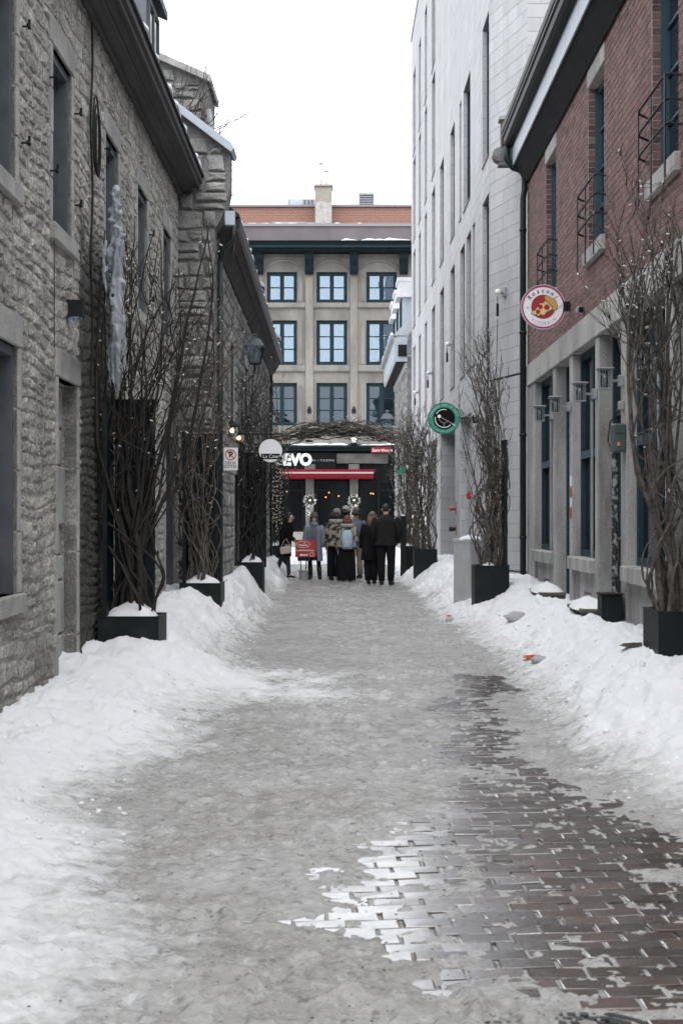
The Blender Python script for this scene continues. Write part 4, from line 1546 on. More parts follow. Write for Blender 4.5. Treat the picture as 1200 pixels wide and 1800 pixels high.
MB().box(FM, 30.0, 30.5, -.195, -.17, .6, 2.2).build('dark_panel', 'black_metal', R2)
# recessed slot in the angled wall
MB().box(FN, 24.0, 25.7, -.01, .004, 4.005, 4.03).build('drip_line', 'black_metal', R2)
MB().box(FN, 24.0, 25.68, -.01, .012, .62, .64).build('drip_line', 'black_metal', R2)
# standpipe connections
for u, z, m_ in ((32.6, 1.75, 'fire_red'), (32.6, 1.28, 'black_metal')):
    hy = MB().tube([FM(u, 0, z), FM(u, .1, z)], .045, 10).build('hose_connection', 'brass' if m_ == 'fire_red' else 'black_metal', R2)
    MB().tube([FM(u, .1, z), FM(u, .16, z)], [.06, .05], 12).build('cap', m_, hy)
    MB().box(FM, u - .09, u + .09, 0, .012, z - .14, z + .14).build('plate', 'fire_red', hy)
hb = MB().lathe(FM(28.9, .06, 1.92), [(.03, 0), (.05, .03), (.05, .12), (.02, .16)], 10).build('alarm_bell', 'fire_red', R2)
# globe lamps with hanging drivers on the facade
for i, (u, z, lab) in enumerate(((24.95, 5.50, 'white spot lamp with dangling cable on the pale wall, nearest the brick house'), (33.3, 5.6, 'globe lamp on the pale block above the green round sign'), (40.0, 5.6, 'second globe lamp from the far end of the pale block'), (46.2, 5.6, 'farthest globe lamp on the pale block'))):
    F = FN if i == 0 else FM
    gl = thing('globe_lamp', F(u, .1, z), lab, 'lamp', 'lamps on the pale block')
    MB().ball(F(u, .14, z), .055, 12, 8).build('globe', 'bulb_white', gl, smooth=True)
    MB().bevbox(F, u - .06, u + .06, .0, .05, z - .07, z + .09, .01).tube([F(u, .05, z), F(u, .1, z)], .03, 8).build('mount', 'grey_metal', gl)
    MB().tube([F(u, .15, z - .07), F(u, .15, z - .18), F(u, .15, z - .2)], .008, 5).tube([F(u, .15, z - .2), F(u, .15, z - .42)], .024, 8).build('driver', 'black_metal', gl)
    if i == 0:
        MB().tube([F(u, .15, z - .48), F(u + .05, .14, z - .9), F(u + .12, .12, z - 1.3), F(u + .3, .1, z - 1.55), F(u + .55, .1, z - 1.7)], .006, 5).build('cord', 'wire', gl)

# ================================================================== right: far house with dormers
FT = frame_line(2.05, 51.1, 1.93, 61, -1)
R3 = thing('stone_house', (2.3, 56, 0), 'small far stone house with boxed grey eaves and white dormers, right side', 'house')
rg5 = random.Random(51)
wall_cells(MB(), FT, 51.1, 61, -.3, 7.3, [(53, 54, 3.4, 5.2), (56.5, 57.5, 3.4, 5.2), (53, 54, .8, 2.4), (57, 58, .8, 2.4)], -.4, -.004).build('wall', 'mortar_dark', R3)
lay(R3, FT, rubble_rects(51.1, 61, -.1, 7.2, [(53, 54, 3.4, 5.2), (56.5, 57.5, 3.4, 5.2), (53, 54, .8, 2.4), (57, 58, .8, 2.4)], (.14, .3), (.25, .7), rg5), lambda mb, F, rc: rough_stone(mb, F, rc, rg5, .035), 'stone', 'stonework', 'rubble_dark', 60)
for a, b, c, d in [(53, 54, 3.4, 5.2), (56.5, 57.5, 3.4, 5.2), (53, 54, .8, 2.4), (57, 58, .8, 2.4)]:
    window(R3, FT, a, b, c, d, -.2, .08, 2, 3, 'slate_wood', 'dark_glass')
MB().prism(FT, [(0, 7.12), (.42, 7.12), (.47, 7.22), (.47, 7.98), (.38, 8.02), (0, 8.02)], 51.0, 61.3).build('eave', 'fascia_pale', R3)
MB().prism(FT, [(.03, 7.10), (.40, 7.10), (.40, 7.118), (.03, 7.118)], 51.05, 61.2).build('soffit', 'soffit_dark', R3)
MB().prism(FT, [(-.05, 6.9), (.05, 6.9), (.08, 7.1), (-.05, 7.1)], 51.1, 61).build('moulding', 'roof_grey', R3)
MB().box(FT, 50.95, 50.99, .02, .33, 7.3, 7.72).build('dark_end_plate', 'soffit_dark', R3)  # dark plate set against the eave end, no hollow behind it
MB().prism(FT, [(.475, 7.90), (.60, 7.93), (.62, 8.08), (.475, 8.06)], 51.0, 61.4).build('gutter', 'grey_metal', R3)
MB().prism(FT, [(.47, 8.05), (.47, 8.10), (-1.6, 10.2), (-1.6, 10.1), (0, 8.05)], 51.0, 61.2).build('roof', 'roof_grey', R3)
snow_strip(FT, 51.3, 61, .6, 8.07, .12, .14, 'snow along the gutter of the far house with white dormers', 14, .7)
for u in (52.3, 55.2, 58.1):
    d_ = MB().box(FT, u, u + 1.3, -1.5, .12, 8.3, 10.2).build('dormer', 'fascia_pale', R3)
    MB().box(FT, u - .12, u + 1.42, -1.5, .3, 10.2, 10.34).box(FT, u - .1, u + 1.4, -1.45, .24, 9.72, 10.2).box(FT, u - .13, u + 1.43, -1.5, .33, 9.62, 9.72).build('dormer_cap', 'white_paint', d_)
    window(d_, FT, u + .1, u + 1.2, 8.45, 9.6, .121, .08, 2, 2, 'teal_paint', 'dark_glass', thick=.04, name='dormer_window')
    window(d_, Frame(FT(u - .002, -.7, 0), (-FT.dn[0], -FT.dn[1]), (0, -1)), -.75, .6, 8.55, 9.6, .0, .07, 1, 1, 'teal_paint', 'dark_glass', thick=.03, name='cheek_panel') if False else None
material('shaded_shop_stone', (.15, .145, .135), 0.9, (.085, .082, .078), 1.5, bump=.3, bscale=14, bdist=.015, fine=.15)  # greystone darkened for the shade under the awning, reused on the fascia

# ================================================================== end of the street: grey stone building with restaurant
YB = 70.0
FB = Frame((0, YB, 0), (1, 0), (0, -1))
K = YB / FPX


def bx_(px):
    return (px - VX) * K


def bz(py):
    return EYE + (VY - py) * K


BB = thing('stone_building', (0, YB, 0), 'grey stone building with teal windows closing the end of the street', 'building')
rgb_ = random.Random(61)
wins = []
for (x0, x1) in ((469, 522), (556, 610), (643.5, 697)):
    for (t, b_) in ((478, 532), (563, 641.5), (673, 748)):
        wins.append((bx_(x0), bx_(x1), bz(b_), bz(t)))
for k in (-1, -2):
    for (t, b_) in ((478, 532), (563, 641.5), (673, 748)):
        wins.append((bx_(469 + 87 * k), bx_(522 + 87 * k), bz(b_), bz(t)))
zg = bz(778)
wall_cells(MB(), FB, -9.5, 7, zg, bz(447), wins, -.5, 0).build('wall', 'greystone', BB)
for i, (a, b, c, d) in enumerate(wins):
    rows = 2 if d > bz(500) else 3
    w = window(BB, FB, a, b, c, d, -.2, .17, 2, rows, 'teal_far', 'pane_glass' if d > bz(600) else 'pane_low', .2, .05, .1)  # duller glass in the lowest row stands in for dark building reflections
    if rows == 3 and d > bz(600) or d > bz(500):
        if i == 0:
            MB().box(FB, a + .2, a + .45, -.42, -.4, c, d).build('curtain', 'curtain', w)
            mb = MB()
            pts = [(a + .62 + .1 * math.sin(t * 6.3), c + .15 + t * (d - c - .3)) for t in [j / 16 for j in range(17)]]
            mb.tube([FB(u, -.38, z) for u, z in pts], [.12 + .05 * math.cos(j) for j in range(17)], 6)
            mb.build('curtain', 'curtain_tan', w)
        else:
            mb = MB()
            n = 22
            vs = [FB(a + (b - a) * j / n, -.42 + .03 * math.sin(j * 1.9), z) for j in range(n + 1) for z in (c, d)]
            fs = [(2 * j, 2 * j + 2, 2 * j + 3, 2 * j + 1) for j in range(n)]
            mb.open = True
            mb.add(vs, fs)
            mb.build('curtain', 'curtain', w)
    MB().box(FB, a - .1, b + .1, -1.3, -.6, c - .1, d + .1).build('room', 'interior_dark', w)
# pilasters, sill courses, arched heads, side panels
for x0, x1 in ((449, 463), (536.7, 550.7), (615, 628.5), (702, 716), (362, 376)):
    MB().bevbox(FB, bx_(x0), bx_(x1), 0, .12, zg, bz(447), .02).build('pilaster', 'greystone_trim', BB)
    cs = MB()
    cu0, cu1 = bx_(x0 - .5), bx_(x1 + .5)
    cs.prism(FB, [(.12, bz(449)), (.62, bz(449)), (.60, bz(458)), (.42, bz(468)), (.36, bz(478)), (.25, bz(484)), (.12, bz(482))], cu0, cu1)
    cs.prism(FB, [(.12, bz(447)), (.7, bz(447)), (.7, bz(449)), (.12, bz(449))], cu0 - .04, cu1 + .04)
    cs.build('console', 'teal_cornice', BB)
segs = [(bx_(463.5), bx_(536.2)), (bx_(551.2), bx_(614.5)), (bx_(629), bx_(701.5)), (bx_(377), bx_(448.5))]
for a, b in segs:
    for t, b_ in ((532.5, 541), (642, 653)):
        MB().prism(FB, [(0, bz(b_ + 1.5)), (.05, bz(b_ + 1.5)), (.13, bz(b_ - 1)), (.13, bz(t)), (0, bz(t))], a, b).build('sill_course', 'greystone_trim', BB)
    # segmental arch hood over the top windows
    m_, hw = (a + b) / 2, (b - a) / 2 - .05
    mb = MB()
    n = 14
    rise = .42
    arc = [(m_ + hw * (2 * j / n - 1), bz(476.5) + .05 + rise * (1 - (2 * j / n - 1) ** 2)) for j in range(n + 1)]
    for (p, q) in zip(arc[:-1], arc[1:]):
        mb.plate(FB, [p, q, (q[0], q[1] + .07), (p[0], p[1] + .07)], 0, .1)
    mb.build('arch_hood', 'greystone_trim', BB)
    MB().box(FB, a, b, 0, .045, bz(455), bz(452.5)).build('moulding', 'greystone_trim', BB)
for x in (528, 637.5, 462.8):
    for t, b_ in ((484, 530), (566, 640), (678, 742)):
        MB().box(FB, bx_(x) - .09, bx_(x) + .09, 0, .04, bz(b_), bz(t)).build('side_panel', 'greystone_trim', BB)
        MB().lathe(FB(bx_(x), .02, bz(t + 3)), [(.1, -.03), (.1, .0), (.06, .03)], 10, 'y').build('boss', 'greystone_trim', BB)
for x in (543.7, 621.7):
    MB().box(FB, bx_(x) - .1, bx_(x) + .1, .12, .15, bz(727), bz(719)).box(FB, bx_(x) - .05, bx_(x) + .05, .12, .16, bz(719), bz(715)).build('wall_anchor', 'black_metal', BB)
# cornice, mauve metal parapet, snow
MB().prism(FB, [(0, bz(447)), (.75, bz(446)), (.8, bz(443)), (.95, bz(440)), (1.0, bz(434)), (1.1, bz(430)), (0, bz(429))], -9.6, 7.1).build('cornice', 'teal_cornice', BB)
MB().prism(FB, [(.98, bz(441.5)), (1.04, bz(441.5)), (1.04, bz(438)), (.98, bz(438))], -9.6, 7.1).build('moulding', 'teal_far', BB)
MB().box(FB, -9.5, 7, -.6, .55, bz(429), bz(402)).build('parapet', 'mauve_metal', BB)
for x in range(-9, 7, 2):
    MB().box(FB, x - .012, x + .012, .55, .565, bz(429), bz(402)).build('seam', 'mauve_metal', BB)
MB().box(FB, -9.55, 7.05, -.7, .62, bz(402), bz(397)).build('parapet_cap', 'mauve_cap', BB)
snow_strip(FB, bx_(634), bx_(722), 1.05, bz(429.6), .4, .13, 'snow on the right end of the teal cornice', 21)
snow_strip(FB, bx_(599), bx_(630), 1.05, bz(429.6), .4, .10, 'short lump of snow in the middle of the teal cornice', 22)
snow_strip(FB, bx_(425), bx_(640), .5, bz(397), .5, .08, 'thin snow on the cap of the mauve parapet', 23, .6)
# ground floor
MB().box(FB, -9.5, 7, -.5, -.1, -.3, zg).build('shop_wall', 'shop_black', BB)
MB().prism(FB, [(-.1, bz(793)), (.25, bz(793)), (.3, bz(789)), (.5, bz(787)), (.5, bz(783.5)), (-.1, bz(781))], -9.4, 6.9).build('shop_cornice', 'teal_cornice', BB)
MB().box(FB, -9.4, 6.9, -.1, .12, bz(781), bz(774)).build('string_course', 'greystone_trim', BB)
snow_strip(FB, bx_(505), bx_(614), .48, bz(783.5), .35, .1, 'snow line on the shop cornice left of the lit lamp', 24)
snow_strip(FB, bx_(630), bx_(700), .48, bz(783.5), .35, .1, 'snow line on the shop cornice right of the lit lamp', 25)
for x0, x1 in ((537, 552), (614.5, 629.5), (449, 464)):
    MB().bevbox(FB, bx_(x0), bx_(x1), -.1, .1, .5, bz(826), .02).build('shop_pilaster', 'shaded_shop_stone', BB)
    MB().bevbox(FB, bx_(x0 - 1), bx_(x1 + 1), -.1, .14, -.2, .5, .02).build('pilaster_base', 'shaded_shop_stone', BB)
    MB().bevbox(FB, bx_(x0 - 2), bx_(x1 + 2), -.1, .16, bz(826), bz(816), .02).build('capital', 'shaded_shop_stone', BB)
MB().bevbox(FB, bx_(591), bx_(682), -.1, .08, bz(815), bz(797), .03).build('fascia_stone', 'shaded_shop_stone', BB)
for a, b in ((bx_(464), bx_(536)), (bx_(553), bx_(613.5)), (bx_(630.5), bx_(700))):
    MB().bevbox(FB, a, b, -.1, .06, -.2, bz(935), .03).build('stall_riser', 'greystone_trim', BB)
    window(BB, FB, a + .05, b - .05, bz(935), bz(845), -.09, .1, 2, 2, 'shop_black', 'shop_glass', .1, .08, .08, zsplit=[bz(862)], name='shop_window')
for x, y in ((578, 866), (572.5, 874), (595, 872), (651.5, 867.5), (655.5, 868), (504, 864)):
    lt = MB().ball((bx_(x), YB - .12, bz(y)), .035, 8, 6).build('glow_bulb', 'bulb_orange', BB, smooth=True)


def text_mesh(s, size, F, u, n, z, mat, parent, name='lettering', align='CENTER', ext=.002, bold=0.0, sx=1.0, rot=0.0, shear=0.0, space=1.0):
    """flat lettering on the plane of a frame; u to the right when seen from +n"""
    c = bpy.data.curves.new('t', 'FONT')
    c.body = s
    c.size = size
    c.extrude = ext
    c.offset = bold
    c.shear = shear
    c.space_character = space
    c.align_x = align
    c.align_y = 'CENTER'
    c.resolution_u = 3
    o = bpy.data.objects.new('t', c)
    col.objects.link(o)
    dg = bpy.context.evaluated_depsgraph_get()
    dg.update()
    me = bpy.data.meshes.new_from_object(o.evaluated_get(dg))
    vs = [tuple(v.co) for v in me.vertices]
    fs = [tuple(p.vertices) for p in me.polygons]
    bpy.data.objects.remove(o)
    bpy.data.curves.remove(c)
    bpy.data.meshes.remove(me)
    mb = MB()
    mb.open = True
    cr_, sr = math.cos(rot), math.sin(rot)
    mb.add([F(u + (x * sx * cr_ - y * sr), n + q, z + (x * sx * sr + y * cr_)) for x, y, q in vs], fs, F.flip)
    return mb


def arc_text(s, size, F, u, n, z, rad, a0, a1, flip=False, bold=0.0, sx=1.0, shear=0.0):
    out = MB()
    out.open = True
    k = len(s)
    for i, chh in enumerate(s):
        if chh == ' ':
            continue
        a = R(a0 + (a1 - a0) * (i / max(1, k - 1)))
        rr = a - math.pi / 2 if not flip else a + math.pi / 2
        m_ = text_mesh(chh, size, F, u + rad * math.cos(a), n, z + rad * math.sin(a), None, None, bold=bold, sx=sx, rot=rr, shear=shear)
        out.add(m_.v, m_.f)
    return out


# restaurant sign and awning
sg = thing('restaurant_sign', FB(bx_(540), .1, bz(815)), 'black signboard with big white BEVO letters above the red awning', 'sign')
MB().box(FB, bx_(482), bx_(590), -.08, .14, bz(833), bz(796.5)).build('board', 'sign_black', sg)
tm = text_mesh('BEVO', 1.0, FB, bx_(516), .15, bz(809), None, None, ext=.02, bold=.06, sx=.72)
zc = bz(809)
hs = (bz(798.5) - bz(818.5)) / .73 / 1.0
tm.v = [(x, y, zc + (z - zc) * hs) for x, y, z in tm.v]
tm.build('lettering', 'letter_white', sg)
text_mesh('BAR + PIZZERIA', .13, FB, bx_(566), .15, bz(809.5), None, None, sx=1.05, space=1.3, ext=.01).build('lettering', 'letter_grey', sg)
aw = thing('awning', FB(bx_(575), .4, bz(834)), 'red rolled awning with a pale stripe across the restaurant front', 'awning')
MB().prism(FB, [(.145, bz(842)), (.62, bz(842.5)), (.66, bz(840)), (.66, bz(829)), (.5, bz(825.5)), (.145, bz(825))], bx_(492), bx_(656)).build('cassette', 'awning_red', aw)
MB().box(FB, bx_(492.5), bx_(656), .661, .675, bz(833.2), bz(830.2)).build('stripe', 'awning_stripe', aw)
MB().box(FB, bx_(656), bx_(660), .2, .68, bz(832), bz(825)).build('end_cap', 'black_metal', aw)
ss = thing('street_sign', FB(bx_(668), .3, bz(792)), 'small red street name plate reading Saint-Vincent at right of the restaurant', 'street sign')
MB().bevbox(FB, bx_(651), bx_(689), .53, .57, bz(797.5), bz(786.5), .03).build('plate', 'street_red', ss)
text_mesh('Saint-Vincent', .19, FB, bx_(671), .572, bz(792.5), None, None, shear=.2, ext=.004).build('lettering', 'letter_white', ss)
ll = thing('wall_lamp', FB(bx_(621), .7, bz(778)), 'lit glass lamp above the restaurant cornice', 'lamp')
MB().box(FB, bx_(616.5), bx_(627), .42, .72, bz(779.5), bz(768)).build('glass', 'lamp_glass', ll)
MB().lathe(FB(bx_(621.7), .57, bz(784.5)), [(.05, 0), (.16, .1), (.16, .14)], 8).box(FB, bx_(616), bx_(627.5), .41, .73, bz(768), bz(766.5)).build('fitting', 'black_metal', ll)
MB().ball(FB(bx_(621.7), .57, bz(774)), .11, 10, 8).build('bulb', 'bulb_glow', ll, smooth=True)
for i, (x, lab) in enumerate(((545, 'frosted wreath with one bulb on the left shop pilaster'), (622, 'frosted wreath with one bulb on the right shop pilaster'))):
    wr = thing('wreath', FB(bx_(x), .2, bz(880)), lab, 'wreath', 'wreaths on the restaurant pilasters')
    rgw = random.Random(70 + i)
    mb = MB()
    for k in range(90):
        a = rgw.uniform(0, 2 * math.pi)
        r_ = rgw.uniform(.20, .31)
        p = Vector(FB(bx_(x) + r_ * math.cos(a), .17 + rgw.uniform(0, .1), bz(880) + r_ * math.sin(a)))
        d = Vector((rgw.uniform(-1, 1), rgw.uniform(-.5, .2), rgw.uniform(-1, 1))) * .12
        mb.tube([p, p + d], [.02, .006], 4)
    mb.build('twigs', 'twig', wr)
    mb = MB()
    for k in range(46):
        a = rgw.uniform(0, 2 * math.pi)
        r_ = rgw.uniform(.2, .32)
        mb.ball(FB(bx_(x) + r_ * math.cos(a), .3, bz(880) + r_ * math.sin(a)), .022, 5, 4)
    for k in range(40):
        mb.ball(FB(bx_(x) + rgw.uniform(-.2, .15), .28, bz(888) - rgw.uniform(0, .55)), .018, 5, 4)
    tag(mb.build('frosting', 'bulb_white', wr), kind='stuff')
    MB().ball(FB(bx_(x), .24, bz(879.5)), .045, 8, 6).build('bulb', 'bulb_glow', wr, smooth=True)
    MB().ball(FB(bx_(x), .17, bz(878)), (.17, .06, .2), 10, 6).build('backing', 'wreath_green', wr)
# roofscape behind: brick wall, chimney, plant
YR = 76.0
FK = Frame((0, YR, 0), (1, 0), (0, -1))
KR = YR / FPX


def rx_(px):
    return (px - VX) * KR


def rz_(py):
    return EYE + (VY - py) * KR


rb = thing('brick_building', (0, YR, 0), 'red brick upper storey rising behind the mauve parapet', 'building')
MB().box(FK, -12, 9, -6, 0, 0, rz_(364)).build('wall', 'far_brick', rb)
MB().box(FK, -12.1, 9.1, -6.1, .12, rz_(364), rz_(360.5)).build('wall_cap', 'mauve_cap', rb)
MB().box(FK, rx_(478), rx_(558), .0, .1, rz_(396), rz_(390.5)).build('flashing', 'grey_metal', rb)
chm = MB().box(FK, rx_(554.5), rx_(583.5), .0, 1.0, rz_(400), rz_(336)).build('chimney', 'chimney_render', rb)
MB().bevbox(FK, rx_(552.5), rx_(585.5), -.08, 1.08, rz_(336), rz_(331.5), .03).build('chimney_cap', 'chimney_render', chm)
MB().plate(FK, [(rx_(555), rz_(399)), (rx_(583), rz_(399)), (rx_(583), rz_(362)), (rx_(576), rz_(364)), (rx_(568), rz_(361)), (rx_(560), rz_(362)), (rx_(555), rz_(366))], 1.0, 1.01).build('render_patch', 'chimney_patch', chm)
for px0, t in ((564.5, 292.5), (573.7, 305.5)):
    fl = MB().lathe(FK(rx_(px0), .5, rz_(331.5)), [(.075, 0), (.075, rz_(t) - rz_(331.5))], 10).build('flue', 'white_paint', chm, smooth=True)
    MB().lathe(FK(rx_(px0), .5, rz_(t)), [(.13, 0), (.13, .04)], 10).build('flue_cap', 'grey_metal', fl)
hv = thing('rooftop_unit', FK(rx_(528), -1.5, rz_(361)), 'grey ventilation unit on the roof left of the chimney', 'air conditioner')
MB().box(FK, rx_(503.5), rx_(556), -2.4, -1.2, rz_(361), rz_(341)).build('housing', 'grey_metal', hv)
MB().box(FK, rx_(508), rx_(530), -1.2, -1.17, rz_(360), rz_(342.5)).build('coil', 'zinc', hv)
for x in (533, 540, 546):
    MB().box(FK, rx_(x), rx_(x + 3), -1.2, -1.17, rz_(360), rz_(342.5)).build('slot', 'slate_wood', hv)
dv = thing('rooftop_duct', FK(rx_(650), -1.5, rz_(361)), 'white ventilation hood with dark louvre on the roof right of the chimney', 'vent')
MB().plate(FK, [(rx_(588), rz_(361)), (rx_(700), rz_(361)), (rx_(698), rz_(338)), (rx_(662), rz_(335)), (rx_(625), rz_(340)), (rx_(600), rz_(350)), (rx_(588), rz_(351))], -3, -1.6).build('duct', 'white_paint', dv)
MB().box(FK, rx_(629), rx_(660), -1.62, -1.0, rz_(358), rz_(330.5)).build('hood', 'white_paint', dv)
MB().box(FK, rx_(631.5), rx_(657), -1.0, -.99, rz_(356.5), rz_(332.5)).build('louvre_backing', 'slate_wood', dv)
for k in range(6):
    MB().box(FK, rx_(632), rx_(656.5), -.99, -.93, rz_(355.5 - k * 4), rz_(354 - k * 4)).build('louvre_blade', 'grey_metal', dv)

# ================================================================== hanging signs
def disc(mb, F, u, n0, n1, z, r, seg=48, r0=0.0, a0=0, a1=360):
    """flat disc or ring segment lying in the plane of a frame"""
    full = a1 - a0 >= 360
    pts = [R(a0 + (a1 - a0) * i / seg) for i in range(seg + (0 if full else 1))]
    if r0 == 0 and full:
        mb.plate(F, [(u + r * math.cos(a), z + r * math.sin(a)) for a in pts], n0, n1)
        return mb
    k = len(pts)
    vs = []
    for n in (n0, n1):
        for rr in (r0, r):
            vs += [F(u + rr * math.cos(a), n, z + rr * math.sin(a)) for a in pts]
    fs = []
    for i in range(k if full else k - 1):
        j = (i + 1) % k
        fs += [(i, j, k + j, k + i), (2 * k + i, 3 * k + i, 3 * k + j, 2 * k + j), (k + i, k + j, 3 * k + j, 3 * k + i), (i, 2 * k + i, 2 * k + j, j)]
    if not full:
        fs += [(0, k, 3 * k, 2 * k), (k - 1, 3 * k - 1, 4 * k - 1, 2 * k - 1)]
    mb.add(vs, fs, F.flip)
    return mb


def wobble(pts, F):
    return pts


# round pizzeria sign
YS = 19.1
FP = Frame((0, YS, 0), (1, 0), (0, -1))
cx, cz, rr = wx(954, YS), wz(539.5, YS), .298
ps = thing('hanging_sign', (cx, YS, cz), 'round white pizzeria sign with a pizza slice, hung from the brick wall', 'sign')
disc(MB(), FP, cx, -.03, .0, cz, rr).build('disc', 'sign_white', ps)
disc(MB(), FP, cx, -.035, .004, cz, rr + .004, 56, rr - .006).build('edge', 'lilac', ps)
disc(MB(), FP, cx, .001, .004, cz, rr - .009, 56, rr - .03).build('red_ring', 'rim_red', ps)
disc(MB(), FP, cx, .001, .004, cz + .002, .162).build('red_disc', 'pizza_red', ps)
U = .595 / 850      # sign plane units per zoomed photo pixel


def sp(x, y):
    return (cx + (x - 588) * U, cz - (y - 545) * U)


slice_ = [(345, 672), (385, 612), (425, 615), (455, 580), (470, 545), (525, 465), (590, 470), (612, 415), (612, 330), (660, 325), (800, 385), (845, 445), (870, 530), (860, 590), (800, 620), (700, 645), (640, 655), (605, 715), (570, 715), (540, 690), (495, 740), (450, 720), (400, 705)]
MB().plate(FP, [sp(*p) for p in slice_][::-1], .0045, .006).build('slice_outline', 'outline', ps)
ch_ = [(358, 670), (392, 622), (432, 622), (470, 560), (530, 475), (595, 478), (625, 425), (700, 490), (760, 560), (745, 600), (650, 640), (600, 700), (575, 705), (545, 675), (490, 725), (470, 690), (400, 690)]
MB().plate(FP, [sp(*p) for p in ch_][::-1], .0065, .008).build('cheese', 'cheese', ps)
cr_ = [(618, 335), (660, 332), (795, 392), (838, 450), (862, 530), (850, 582), (800, 610), (760, 600), (770, 545), (735, 505), (680, 450), (622, 400)]
MB().plate(FP, [sp(*p) for p in cr_][::-1], .0085, .01).build('crust', 'crust', ps)
for x, y, r_ in ((533, 545, 46), (657, 553, 54), (487, 638, 44)):
    disc(MB(), FP, sp(x, y)[0], .0085, .0095, sp(x, y)[1], r_ * U, 20).build('pepperoni', 'pizza_red', ps)
arc_text('Rosconi', .082, FP, cx, .003, cz, .218, 146, 38, sx=1.0, shear=.15, bold=.001).build('lettering', 'plum', ps)
arc_text('PIZZÉRIA', .062, FP, cx, .003, cz, .225, 232, 312, flip=True, sx=1.0).build('lettering', 'lilac', ps)
text_mesh('20', .045, FP, sp(285, 560)[0], .003, sp(285, 560)[1], None, None).build('lettering', 'lilac', ps)
text_mesh('20', .045, FP, sp(930, 530)[0], .003, sp(930, 530)[1], None, None).build('lettering', 'lilac', ps)
MB().box(FP, cx + rr, 2.95, -.035, .0, cz - .01, cz + .02).box(FP, 2.86, 2.947, -.06, .03, cz - .05, cz + .07).build('bracket', 'black_metal', ps)
# round green terrace sign
YS = 27.6
FP = Frame((0, YS, 0), (1, 0), (0, -1))
cx, cz, rr = wx(780, YS), wz(735.5, YS), .302
gs = thing('hanging_sign', (cx, YS, cz), 'round green and black terrace sign hung from the pale stone block', 'sign')
disc(MB(), FP, cx, -.035, .0, cz, rr).build('disc', 'sign_green', gs)
disc(MB(), FP, cx, -.04, .003, cz, rr + .006, 56, rr - .004).build('edge', 'sign_black', gs)
disc(MB(), FP, cx, .001, .004, cz, .213).build('black_disc', 'sign_black', gs)
disc(MB(), FP, cx, .005, .007, cz, .182, 40, .168, 75, 150).build('pale_arc', 'letter_white', gs)
disc(MB(), FP, cx, .005, .007, cz, .182, 40, .168, 170, 315).build('pale_arc', 'letter_white', gs)
disc(MB(), FP, cx, .005, .007, cz + .01, .1, 30, .092, 190, 330).build('wine_bowl', 'letter_grey', gs)
gq = MB()
disc(gq, FP, cx - .095, .005, .007, cz + .04, .034, 20, 0)
gq.build('pale_dot', 'letter_white', gs)
MB().plate(FP, [(cx - .065, cz + .02), (cx + .17, cz - .115), (cx + .175, cz - .105), (cx - .06, cz + .03)], .005, .007).plate(FP, [(cx - .006, cz - .09), (cx + .004, cz - .09), (cx + .004, cz - .17), (cx - .006, cz - .17)], .005, .007).build('straw', 'letter_grey', gs)
MB().plate(FP, [(cx + .15, cz - .108), (cx + .225, cz - .15), (cx + .228, cz - .138), (cx + .155, cz - .094)], .0075, .009).build('straw_tip', 'letter_white', gs)
arc_text('TERRASSE SUR LE TOIT', .062, FP, cx, .003, cz, .257, 172, 14, sx=.8, bold=.001).build('lettering', 'mint', gs)
arc_text('ROOFTOP TERRACE', .045, FP, cx, .003, cz, .257, 235, 312, flip=True, sx=.8).build('lettering', 'mint', gs)
MB().box(FP, cx + rr, 2.488, -.03, .0, cz - .012, cz + .022).box(FP, 2.37, 2.487, -.06, .03, cz - .09, cz + .06).build('bracket', 'black_metal', gs)
# no parking sign
YS = 21.6
FP = Frame((0, YS, 0), (1, 0), (0, -1))
cx, cz = wx(405.5, YS), wz(807, YS)
npk = thing('parking_sign', (cx, YS, cz), 'white no parking sign reading DEUX COTES on the dark stone house', 'traffic sign')
MB().bevbox(FP, cx - .108, cx + .108, -.012, .0, cz - .173, cz + .173, .006).build('plate', 'sign_plain', npk)
disc(MB(), FP, cx, .001, .003, cz + .065, .083, 36, .068).build('red_ring', 'prohib_red', npk)
text_mesh('P', .125, FP, cx + .004, .001, cz + .065, None, None, bold=.004).build('lettering', 'sign_black', npk)
MB().plate(FP, [(cx - .055, cz + .112), (cx - .045, cz + .122), (cx + .055, cz + .018), (cx + .045, cz + .008)], .0035, .005).build('red_bar', 'prohib_red', npk)
text_mesh('DEUX', .062, FP, cx, .001, cz - .06, None, None).build('lettering', 'sign_black', npk)
text_mesh('CÔTÉS', .062, FP, cx, .001, cz - .115, None, None).build('lettering', 'sign_black', npk)
MB().tube([(cx - .05, YS + .02, cz), (-2.0, YS + .04, cz)], .012, 6).tube([(cx - .05, YS + .015, cz - .17), (cx - .05, YS + .015, cz + .17)], .014, 6).build('bracket', 'black_metal', npk)
# oval courtyard sign
YS = 24.8
FP = Frame((0, YS, 0), (1, 0), (0, -1))
cx, cz = wx(475.5, YS), wz(792, YS)
cs = thing('hanging_sign', (cx, YS, cz), 'round pale sign with black band reading Cour among the vines at left', 'sign')
disc(MB(), FP, cx, -.03, .0, cz, .21).build('disc', 'sign_white', cs)
disc(MB(), FP, cx, -.035, .004, cz, .214, 48, .204).build('edge', 'sign_black', cs)
MB().box(FP, cx - .165, cx + .165, .001, .006, cz - .15, cz - .055).build('band', 'sign_black', cs)
text_mesh('La Cour', .088, FP, cx + .01, .007, cz - .102, None, None).build('lettering', 'letter_white', cs)
MB().tube([(cx, YS + .015, cz + .2), (cx, YS + .015, cz + .29)], .008, 5).tube([(cx + .22, YS + .015, cz + .29), (-2.02, YS + .015, cz + .29)], .012, 6).build('bracket', 'black_metal', cs)

